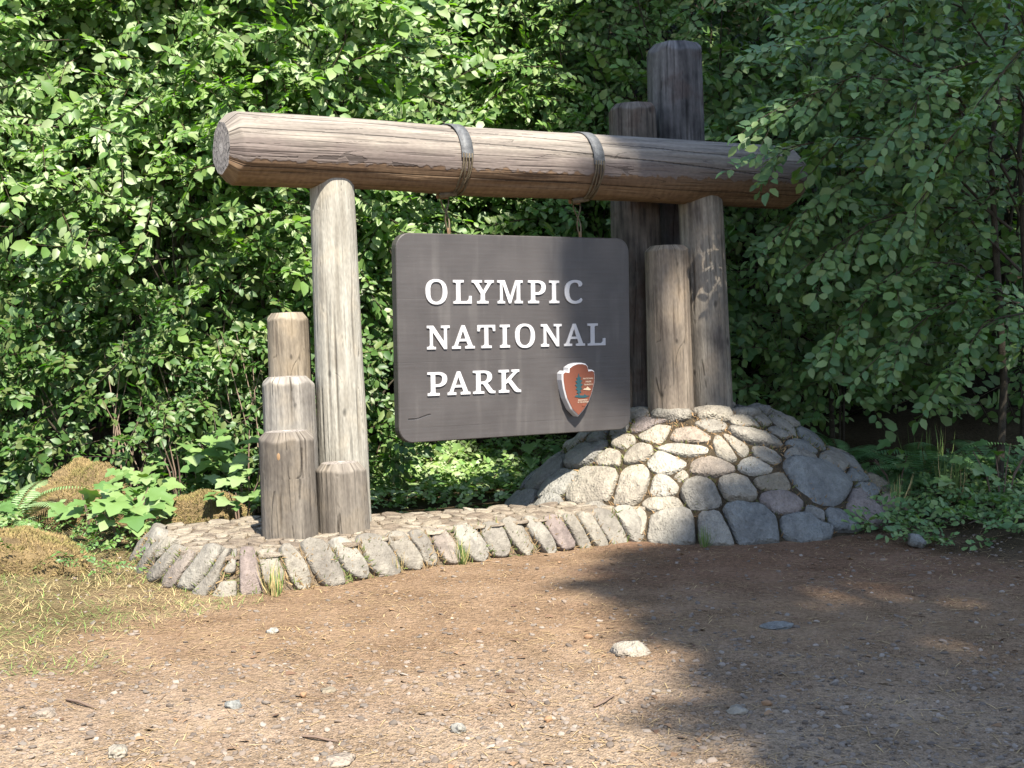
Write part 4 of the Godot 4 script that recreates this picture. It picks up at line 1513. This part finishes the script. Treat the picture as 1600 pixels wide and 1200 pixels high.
# ------------------------------------------------------------------ mossy rocks
func moss_rocks():
	for r in [[Vector3(-3.22, 0.02, -9.95), Vector3(0.40, 0.52, 0.36), "large dome of a boulder covered in golden moss at left", 1],
			[Vector3(-2.98, 0.0, -8.15), Vector3(0.36, 0.28, 0.32), "low mossy rock at the left edge, nearest of the mossy rocks", 2],
			[Vector3(-2.25, 0.0, -9.75), Vector3(0.36, 0.33, 0.3), "flat mossy rock behind the left posts' platform", 3],
			[Vector3(-0.1, 0.02, -13.3), Vector3(0.7, 0.32, 0.35), "mossy rock seen below the hanging sign", 4]]:
		var o := thing("mossy_rock", r[2], "rock", r[0])
		var m := blob(623 + r[3], 20, 28, 0.15, 0.0)
		part("rock", m, M.moss_bed, o, Transform3D(Basis.IDENTITY.scaled(r[1]), Vector3.ZERO))
		var xfs := []
		var cols := []
		var a: Array = m.surface_get_arrays(0)
		var vs: PackedVector3Array = a[Mesh.ARRAY_VERTEX]
		var ids: PackedInt32Array = a[Mesh.ARRAY_INDEX]
		for k in 14000:
			var f := rng.randi() % (ids.size() / 3) * 3
			var u := rng.randf()
			var v := rng.randf() * (1.0 - u)
			var p := vs[ids[f]] * (1.0 - u - v) + vs[ids[f + 1]] * u + vs[ids[f + 2]] * v
			if p.y < -0.1: continue
			var bare := soft_noise.get_noise_3dv(p * 2.5 + Vector3(r[3] * 4.0, 0, 0))
			if bare < -0.42: continue
			var n := (p / (r[1] as Vector3)).normalized()
			var dir: Vector3 = n + Vector3(rng.randf_range(-1.1, 1.1), rng.randf_range(-0.6, 0.9), rng.randf_range(-1.1, 1.1))
			xfs.append(Transform3D(orient(dir, Vector3(0.3, 0.2, 1)).scaled(Vector3.ONE * rng.randf_range(0.010, 0.030)), p * r[1]))
			var g := clampf(0.5 + bare + rng.randf_range(-0.3, 0.3), 0, 1)
			cols.append(Color(0.25, 0.175, 0.08).lerp(Color(0.17, 0.15, 0.05), g) * rng.randf_range(0.5, 1.2))
		many("moss", blade(0.22, 0.25), M.straw, o, xfs, cols)

func blade(width: float, bend: float) -> ArrayMesh:
	# a unit blade along +z, tapering, bending down
	var st := SurfaceTool.new()
	st.begin(Mesh.PRIMITIVE_TRIANGLES)
	st.set_color(Color.WHITE)
	var p := []
	for k in 4:
		var t := k / 3.0
		var wv := width * 0.5 * (1.0 - t * t)
		p.append([Vector3(-wv, -bend * t * t, t), Vector3(wv, -bend * t * t, t)])
	for k in 3:
		for v in [p[k][0], p[k + 1][0], p[k + 1][1], p[k][0], p[k + 1][1], p[k][1]]: st.add_vertex(v)
	st.generate_normals()
	return st.commit()

# ------------------------------------------------------------------ plants
func frond(length: float, green: Color) -> ArrayMesh:
	var st := SurfaceTool.new()
	st.begin(Mesh.PRIMITIVE_TRIANGLES)
	var at := func(t: float) -> Vector3: return Vector3(0.06 * t * t, 0.85 * t - 0.75 * t * t, 0.95 * t) * length
	var n := 30
	for k in n:
		var t := 0.12 + 0.88 * k / n
		var p: Vector3 = at.call(t)
		var d: Vector3 = (at.call(t + 0.02) - at.call(t - 0.02)).normalized()
		var up := d.cross(Vector3.RIGHT).normalized() * -1.0
		if up.y < 0: up = -up
		var wl := length * 0.22 * pow(sin(PI * clampf(0.1 + 0.9 * t, 0, 1)), 0.7) * (1.0 - 0.35 * t)
		for s in [-1.0, 1.0]:
			var dir: Vector3 = (Vector3.RIGHT * s + d * 0.35 - Vector3.UP * 0.12).normalized()
			var c := green * rng.randf_range(0.85, 1.15)
			c.a = 1.0
			add_leaf(st, p, dir, up, wl, [[0.0, 0.0], [0.25, 0.06], [0.7, 0.045], [1.0, 0.0]], 0.12, 0.1, c)
	st.set_color(Color(0.12, 0.09, 0.03))
	for k in 8:
		var p: Vector3 = at.call(k / 8.0)
		var q: Vector3 = at.call((k + 1) / 8.0)
		var r := Vector3(0.004, 0, 0)
		for v in [p - r, q - r * 0.7, q + r * 0.7, p - r, q + r * 0.7, p + r]: st.add_vertex(v)
	st.generate_normals()
	st.index()
	return st.commit()

func fern(label: String, at: Vector3, size: float, count: int, group := ""):
	var o := thing("fern", label, "fern", at, rng.randf() * TAU, group)
	for k in count:
		var b := Basis(Vector3.UP, TAU * k / count + rng.randf_range(-0.25, 0.25)) * Basis(Vector3.RIGHT, rng.randf_range(-0.35, 0.15))
		part("frond", M.fronds[k % M.fronds.size()], M.fern, o, Transform3D(b.scaled(Vector3.ONE * size * rng.randf_range(0.75, 1.1)), Vector3.ZERO))

func lobed_leaf(c: Color) -> ArrayMesh:
	# a five-lobed leaf, one unit long, lying in the xz plane with its stalk end at the origin
	var st := SurfaceTool.new()
	st.begin(Mesh.PRIMITIVE_TRIANGLES)
	st.set_color(c)
	var rim := [Vector2(0, -0.02), Vector2(0.26, -0.12), Vector2(0.40, 0.05), Vector2(0.34, 0.16), Vector2(0.56, 0.28), Vector2(0.50, 0.46), Vector2(0.28, 0.50), Vector2(0.24, 0.72), Vector2(0.0, 1.0)]
	var full := rim.duplicate()
	for k in range(rim.size() - 2, 0, -1): full.append(Vector2(-rim[k].x, rim[k].y))
	var mid := Vector3(0, 0, 0.30)
	var lift := func(p: Vector2) -> Vector3:
		return Vector3(p.x, 0.10 * absf(p.x) - 0.28 * pow(maxf(p.y - 0.2, 0.0), 2.0) + 0.03 * sin(p.x * 17.0 + p.y * 9.0), p.y)
	for k in full.size():
		var a: Vector3 = lift.call(full[k])
		var b: Vector3 = lift.call(full[(k + 1) % full.size()])
		var am := a.lerp(mid, 0.5) + Vector3(0, 0.02, 0)
		var bm := b.lerp(mid, 0.5) + Vector3(0, 0.02, 0)
		for v in [mid, bm, am, am, bm, b, am, b, a]: st.add_vertex(v)
	st.generate_normals()
	st.index()
	return st.commit()

func lobed_plant(label: String, at: Vector3, tall: float, wide: float, count: int, leaf: float, group := ""):
	var o := thing("lobed_leaf_plant", label, "plant", at, 0.0, group)
	var stems := maxi(2, count / 6)
	var tops := []
	for k in stems:
		var a := rng.randf() * TAU
		var e := Vector3(sin(a) * wide * 0.5, tall * rng.randf_range(0.6, 0.9), cos(a) * wide * 0.4)
		part("stem", tube([Vector3(e.x * 0.2, -0.05, e.z * 0.2), Vector3(e.x * 0.5, e.y * 0.55, e.z * 0.4), e], [0.007, 0.006, 0.003], 5), M.twig, o)
		tops.append(e)
	for k in count:
		var a := rng.randf() * TAU
		var rad := sqrt(rng.randf())
		var p := Vector3(sin(a) * wide * rad, tall * (1.0 - 0.55 * rad * rad) * rng.randf_range(0.55, 1.05), cos(a) * wide * 0.7 * rad)
		var dir := Vector3(sin(a), rng.randf_range(-0.5, 0.1), cos(a) + 0.4)
		var b := orient(dir, Vector3(rng.randf_range(-0.35, 0.35), 1.0, 0.45 + rng.randf_range(-0.3, 0.3)))
		part("leaf", M.lobed[rng.randi() % M.lobed.size()], M.leaf_soft, o, Transform3D(b.scaled(Vector3.ONE * leaf * rng.randf_range(0.6, 1.2)), p))

func tuft(label: String, at: Vector3, tall: float, count: int, dry: float, group := ""):
	var o := thing("grass_tuft", label, "grass tuft", at, 0.0, group)
	var xfs := []
	var cols := []
	for k in count:
		var a := rng.randf() * TAU
		var d := Vector3(sin(a) * rng.randf_range(0.1, 0.9), 1.0, cos(a) * rng.randf_range(0.1, 0.9))
		xfs.append(Transform3D(orient(d, Vector3(sin(a), 0.2, cos(a))).scaled(Vector3.ONE * tall * rng.randf_range(0.6, 1.2)), Vector3(sin(a), 0, cos(a)) * rng.randf() * tall * 0.3))
		cols.append(Color(0.08, 0.15, 0.035).lerp(Color(0.42, 0.33, 0.15), 1.0 if rng.randf() < dry else 0.1) * rng.randf_range(0.8, 1.2))
	var b := many("blades", blade(0.035, 0.35), M.straw, o, xfs, cols)

func understory():
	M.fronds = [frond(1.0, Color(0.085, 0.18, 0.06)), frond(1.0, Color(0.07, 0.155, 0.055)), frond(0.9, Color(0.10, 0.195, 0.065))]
	M.lobed = []
	for c in [Color(0.145, 0.235, 0.07), Color(0.115, 0.20, 0.055), Color(0.18, 0.265, 0.09), Color(0.085, 0.165, 0.045), Color(0.21, 0.285, 0.12)]: M.lobed.append(lobed_leaf(c))
	var shaded: Array = M.fronds
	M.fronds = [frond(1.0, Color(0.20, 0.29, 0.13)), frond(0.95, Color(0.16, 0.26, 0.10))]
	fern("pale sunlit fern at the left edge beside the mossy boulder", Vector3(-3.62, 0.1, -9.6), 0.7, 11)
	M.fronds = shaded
	fern("upright dark fern just right of the right frame post", Vector3(2.1, 0.35, -11.5), 0.9, 9)
	fern("spreading dark fern in the middle of the shaded bank", Vector3(2.7, 0.25, -11.1), 0.85, 11)
	fern("arching dark fern below the overhanging boughs", Vector3(3.3, 0.2, -10.7), 0.8, 11)
	fern("low fern at the right end of the stone mound", Vector3(2.95, 0.1, -10.5), 0.6, 9)
	fern("fern at the far right under the shaded shrub", Vector3(4.0, 0.2, -11.2), 0.75, 9)
	# left, in the sun
	lobed_plant("large lobed-leaf plant between the mossy boulder and the platform's left end", Vector3(-2.62, 0.08, -9.0), 0.42, 0.34, 26, 0.17)
	lobed_plant("lobed-leaf plant spilling over the front of the big mossy boulder", Vector3(-2.95, 0.1, -9.35), 0.35, 0.30, 20, 0.15)
	lobed_plant("lobed-leaf plant right behind the mossy boulder", Vector3(-2.55, 0.15, -10.3), 0.62, 0.45, 28, 0.17)
	lobed_plant("lobed-leaf plant beside the short posts, behind the platform", Vector3(-1.85, 0.12, -10.0), 0.55, 0.35, 20, 0.15)
	lobed_plant("lobed-leaf plant against the dark gap left of the short posts", Vector3(-2.1, 0.1, -10.6), 0.72, 0.4, 22, 0.15)
	lobed_plant("lobed-leaf plant just right of the left post, behind the sign", Vector3(-1.35, 0.05, -12.3), 0.6, 0.4, 28, 0.17)
	lobed_plant("lobed-leaf plant below the middle of the sign", Vector3(-0.75, 0.05, -12.5), 0.36, 0.5, 34, 0.15)
	lobed_plant("lobed-leaf plant below the sign beside the mound's left flank", Vector3(0.15, 0.05, -12.6), 0.36, 0.45, 30, 0.15)
	lobed_plant("small lobed-leaf plant right of the left post, low in the sun under the sign", Vector3(-0.95, 0.0, -11.75), 0.26, 0.36, 24, 0.12)
	lobed_plant("small lobed-leaf plant in the middle of the gap under the sign", Vector3(-0.35, 0.0, -12.0), 0.26, 0.4, 26, 0.12)
	lobed_plant("bright lobed-leaf plant between the big mossy boulder and the flat mossy rock", Vector3(-2.72, 0.08, -9.75), 0.5, 0.32, 26, 0.15)
	lobed_plant("bright lobed-leaf plant at the back edge of the platform left of the short posts", Vector3(-1.95, 0.1, -9.55), 0.36, 0.26, 18, 0.13)
	lobed_plant("lobed-leaf plant at the left edge near the fern", Vector3(-3.75, 0.1, -9.3), 0.3, 0.3, 16, 0.13)
	lobed_plant("shaded lobed-leaf plant at the right edge", Vector3(3.6, 0.12, -9.9), 0.5, 0.45, 30, 0.125)
	lobed_plant("shaded lobed-leaf plant above the grass on the right bank", Vector3(3.05, 0.12, -10.6), 0.42, 0.4, 22, 0.11)
	tuft("half-dry grass tuft at the foot of the round edge stone", Vector3(-1.36, 0.0, -7.55), 0.17, 60, 0.5)
	tuft("green grass tuft against the edge stones below the sign", Vector3(-0.33, 0.0, -8.45), 0.15, 60, 0.25)
	tuft("dry grass tuft at the edge stones right of the posts", Vector3(-0.72, 0.0, -8.2), 0.12, 40, 0.7)
	tuft("small green tuft at the foot of the stone mound", Vector3(1.28, 0.0, -8.98), 0.13, 50, 0.1)
	tuft("long grass tuft on the shaded bank at right", Vector3(3.35, 0.12, -10.2), 0.34, 60, 0.15)
	tuft("grass tuft in front of the shaded ferns", Vector3(2.85, 0.1, -10.0), 0.24, 50, 0.2)
	tuft("tall grass clump below the overhanging boughs", Vector3(3.5, 0.15, -11.3), 0.4, 50, 0.1)

func scatter_plants(called: String, label: String, sprays: Array, spots: Callable, count: int, scale: float, mat: Material, low: float, high: float):
	# leaves that nobody could count: one object
	var st := SurfaceTool.new()
	st.begin(Mesh.PRIMITIVE_TRIANGLES)
	for k in count:
		var p: Vector3 = spots.call()
		p.y = height(p.x, p.z) + rng.randf_range(low, high)
		var a := rng.randf() * TAU
		var d := Vector3(sin(a), rng.randf_range(-0.1, 0.9), cos(a))
		st.append_from(sprays[rng.randi() % sprays.size()], 0, Transform3D(orient(d, Vector3(0, 1, 0.4), rng.randf_range(-0.4, 0.4)).scaled(Vector3.ONE * scale * rng.randf_range(0.6, 1.2)), p))
	var o := part(called, st.commit(), mat, self)
	tag(o, label, "ground cover", "", "stuff")

func ground_cover():
	scatter_plants("ivy", "low ivy and bramble leaves covering the shaded bank at right", M.oval, func():
		var x := rng.randf_range(2.1, 5.2)
		return Vector3(x, 0, rng.randf_range(-12.0, -8.75 + 0.25 * sin(x * 5.0) - 0.9 * smoothstep(2.8, 2.1, x))), 900, 0.52, M.leaf_soft, 0.0, 0.16)
	scatter_plants("herbs", "low green herbs growing behind the platform and below the sign", M.herb, func():
		return Vector3(rng.randf_range(-2.4, 0.7), 0, -9.95 - 3.3 * sqrt(rng.randf())), 1100, 0.55, M.leaf_soft, 0.0, 0.2)
	scatter_plants("herbs", "bright low herbs in the sun beyond the hanging sign's shadow", M.herb, func():
		return Vector3(rng.randf_range(-1.6, 0.45), 0, rng.randf_range(-13.3, -11.7)), 420, 0.6, M.leaf_soft, 0.02, 0.26)
	scatter_plants("weeds", "low green weeds around the mossy rocks at left", M.small, func():
		return Vector3(rng.randf_range(-4.6, -2.35), 0, rng.randf_range(-11.2, -7.7)), 420, 0.5, M.leaf_soft, 0.0, 0.16)
	# grass at the left, straw and needles on the dirt
	var xfs := []
	var cols := []
	while xfs.size() < 17000:
		var x := rng.randf_range(-4.5, -1.2)
		var z := rng.randf_range(-9.6, -5.7)
		var edge := -1.75 - 0.32 * (z + 7.2) + 0.5 * soft_noise.get_noise_2d(x * 2.0, z * 2.0)
		if z < -8.0: edge = minf(edge, -2.35)
		if x > edge + 0.35 * rng.randf() * rng.randf(): continue
		if rng.randf() > 0.45 + 0.9 * absf(soft_noise.get_noise_2d(x * 2.4 + 9.0, z * 2.4)) : continue
		var a := rng.randf() * TAU
		var d := Vector3(sin(a), rng.randf_range(0.05, 0.9), cos(a))
		xfs.append(Transform3D(orient(d, Vector3.UP).scaled(Vector3.ONE * rng.randf_range(0.03, 0.095)), Vector3(x, height(x, z) + 0.004, z)))
		var green := 0.5 + 1.1 * soft_noise.get_noise_2d(x * 1.5 + 3.0, z * 1.5)
		cols.append((Color(0.13, 0.20, 0.05) if rng.randf() < green * 0.8 else Color(0.38, 0.30, 0.14)) * rng.randf_range(0.6, 1.2))
	tag(many("grass", blade(0.035, 0.2), M.straw, self, xfs, cols), "short half-dry grass at the left of the dirt", "grass")
	xfs = []
	cols = []
	while xfs.size() < 15000:
		var z := -4.3 - 5.4 * rng.randf()
		var x := rng.randf_range(-0.47, 0.47) * -z
		var k := 0.25 + 0.9 * maxf(0.0, soft_noise.get_noise_2d(x * 1.7 + 20.0, z * 1.7)) + 0.5 * smoothstep(0.2, -2.2, x) * smoothstep(-5.2, -6.4, z) + 0.3 * smoothstep(1.6, 2.6, x) * smoothstep(-6.5, -8.2, z)
		if rng.randf() > k: continue
		if Vector2(x - MOUND.x, z - MOUND.z).length() < 1.55: continue
		var a := rng.randf() * TAU
		xfs.append(Transform3D(orient(Vector3(sin(a), rng.randf_range(-0.05, 0.12), cos(a)), Vector3.UP).scaled(Vector3.ONE * (0.02 + 0.10 * pow(rng.randf(), 2.0))), Vector3(x, height(x, z) + 0.004, z)))
		cols.append(Color(0.36, 0.26, 0.13).lerp(Color(0.13, 0.07, 0.04), rng.randf() * rng.randf()) * rng.randf_range(0.7, 1.25))
	tag(many("straw_litter", blade(0.04, 0.1), M.straw, self, xfs, cols), "scattered straw and fallen needles on the dirt", "litter")

func loose_things():
	var xfs := []
	var cols := []
	while xfs.size() < 12000:
		var z := -4.2 - 5.2 * rng.randf()
		var x := rng.randf_range(-0.47, 0.47) * -z
		var k := 0.14 + 0.9 * smoothstep(-6.9, -4.7, z + 0.6 * soft_noise.get_noise_2d(x * 1.5, z * 1.5)) + 0.25 * maxf(0.0, soft_noise.get_noise_2d(x * 2.2 + 60.0, z * 2.2))
		if rng.randf() > k: continue
		if Vector2(x - MOUND.x, z - MOUND.z).length() < 1.55: continue
		var s := 0.003 + 0.012 * pow(rng.randf(), 4.5)
		var b := Basis.from_euler(Vector3(rng.randf_range(-0.4, 0.4), rng.randf() * TAU, rng.randf_range(-0.4, 0.4))).scaled_local(Vector3(s * rng.randf_range(0.8, 1.5), s * rng.randf_range(0.35, 0.7), s))
		xfs.append(Transform3D(b, Vector3(x, height(x, z) + s * 0.15, z)))
		var g := rng.randf()
		cols.append(Color(0.14, 0.106, 0.078).lerp(Color(0.225, 0.19, 0.152), g * g) * rng.randf_range(0.5, 1.15))
	tag(many("gravel", blob(701, 5, 7, 0.3, 1.0), M.pebble, self, xfs, cols), "small gravel and chips strewn over the dirt", "gravel")
	xfs = []
	cols = []
	while xfs.size() < 420:
		var z := -4.4 - 4.8 * rng.randf()
		var x := rng.randf_range(-0.45, 0.45) * -z
		if rng.randf() > 0.25 + 0.9 * maxf(0.0, soft_noise.get_noise_2d(x * 1.9 + 31.0, z * 1.9)) + 0.5 * smoothstep(-7.4, -8.6, z): continue
		if Vector2(x - MOUND.x, z - MOUND.z).length() < 1.6: continue
		var a := rng.randf() * TAU
		xfs.append(Transform3D(orient(Vector3(sin(a), rng.randf_range(-0.1, 0.3), cos(a)), Vector3(rng.randf_range(-0.5, 0.5), 1, rng.randf_range(-0.5, 0.5))).scaled(Vector3.ONE * rng.randf_range(0.02, 0.05)), Vector3(x, height(x, z) + 0.007, z)))
		cols.append(Color(0.21, 0.13, 0.07).lerp(Color(0.085, 0.05, 0.032), rng.randf()) * rng.randf_range(0.7, 1.3))
	tag(many("dead_leaves", blade(0.55, 0.3), M.straw, self, xfs, cols), "brown dead leaves scattered over the dirt", "leaf litter")
	# stones one can point at
	for r in [[Vector3(0.52, -0.01, -6.12), Vector3(0.10, 0.042, 0.085), "pale flat stone half buried in the middle of the dirt", 8],
			[Vector3(-1.42, 0.0, -4.72), Vector3(0.048, 0.03, 0.036), "pale rounded stone near the bottom left corner", 1],
			[Vector3(-0.22, 0.0, -4.95), Vector3(0.028, 0.024, 0.024), "small grey stone at the bottom centre", 2],
			[Vector3(-1.13, 0.0, -5.3), Vector3(0.036, 0.022, 0.03), "small blue-grey stone on the left gravel", 6],
			[Vector3(0.85, 0.0, -5.13), Vector3(0.04, 0.02, 0.03), "light stone at the edge of the tree shadow", 1],
			[Vector3(2.66, 0.03, -8.85), Vector3(0.07, 0.045, 0.05), "grey stone among the ivy at the right edge of the dirt", 6],
			[Vector3(-1.2, 0.0, -6.6), Vector3(0.03, 0.018, 0.03), "whitish pebble below the round edge stone", 5],
			[Vector3(-0.62, 0.0, -4.62), Vector3(0.06, 0.015, 0.05), "flat brown stone at the bottom edge", 3],
			[Vector3(1.3, 0.0, -6.6), Vector3(0.09, 0.012, 0.07), "flat dark stone lying in the tree shadow", 6],
			[Vector3(-1.85, 0.0, -5.2), Vector3(0.05, 0.022, 0.04), "brown-grey stone by the left edge of the dirt", 3],
			[Vector3(-0.78, 0.0, -5.5), Vector3(0.032, 0.014, 0.026), "small tan stone left of the bottom centre", 7]]:
		var o := part("stone", blob(720 + r[3] + int(r[0].x * 10), 9, 14, 0.2, 1.0), M.stones[r[3]], self, Transform3D(Basis(Vector3.UP, r[0].x * 3.0).scaled_local(r[1]), r[0] + Vector3.UP * (height(r[0].x, r[0].z) + r[1].y * 0.25)))
		tag(o, r[2], "stone")
	# cones and sticks
	for r in [[Vector3(-0.87, 0, -5.42), "small brown cone on the gravel left of centre"], [Vector3(0.35, 0, -6.4), "small brown cone above the pale flat stone"], [Vector3(0.12, 0, -5.05), "dark cone at the bottom centre"], [Vector3(0.98, 0, -5.2), "reddish cone at the edge of the shadow"]]:
		var o := part("fir_cone", blob(760, 8, 10, 0.3, 0.2), M.rust, self, Transform3D(Basis(Vector3.UP, r[0].x * 9.0).scaled_local(Vector3(0.022, 0.013, 0.014)), r[0] + Vector3.UP * (height(r[0].x, r[0].z) + 0.008)))
		tag(o, r[1], "fir cone", "fallen fir cones on the dirt")
	for r in [[Vector3(-1.75, 0, -5.35), 0.22, 0.9, "dark stick on the left gravel"], [Vector3(-0.72, 0, -4.85), 0.16, 1.1, "thin stick near the bottom edge left of centre"], [Vector3(0.35, 0, -5.3), 0.18, 2.6, "short stick below the pale flat stone"]]:
		var d: Vector3 = Vector3(sin(r[2]), 0, cos(r[2])) * r[1] * 0.5
		var base := Vector3.UP * (height(r[0].x, r[0].z) + 0.008)
		var o := part("stick", tube([-d, -d * 0.3 + Vector3(0.01, 0.006, 0.01), d * 0.4, d], [0.005, 0.006, 0.005, 0.003], 6), M.twig, self, Transform3D(Basis.IDENTITY, r[0] + base))
		tag(o, r[3], "stick")
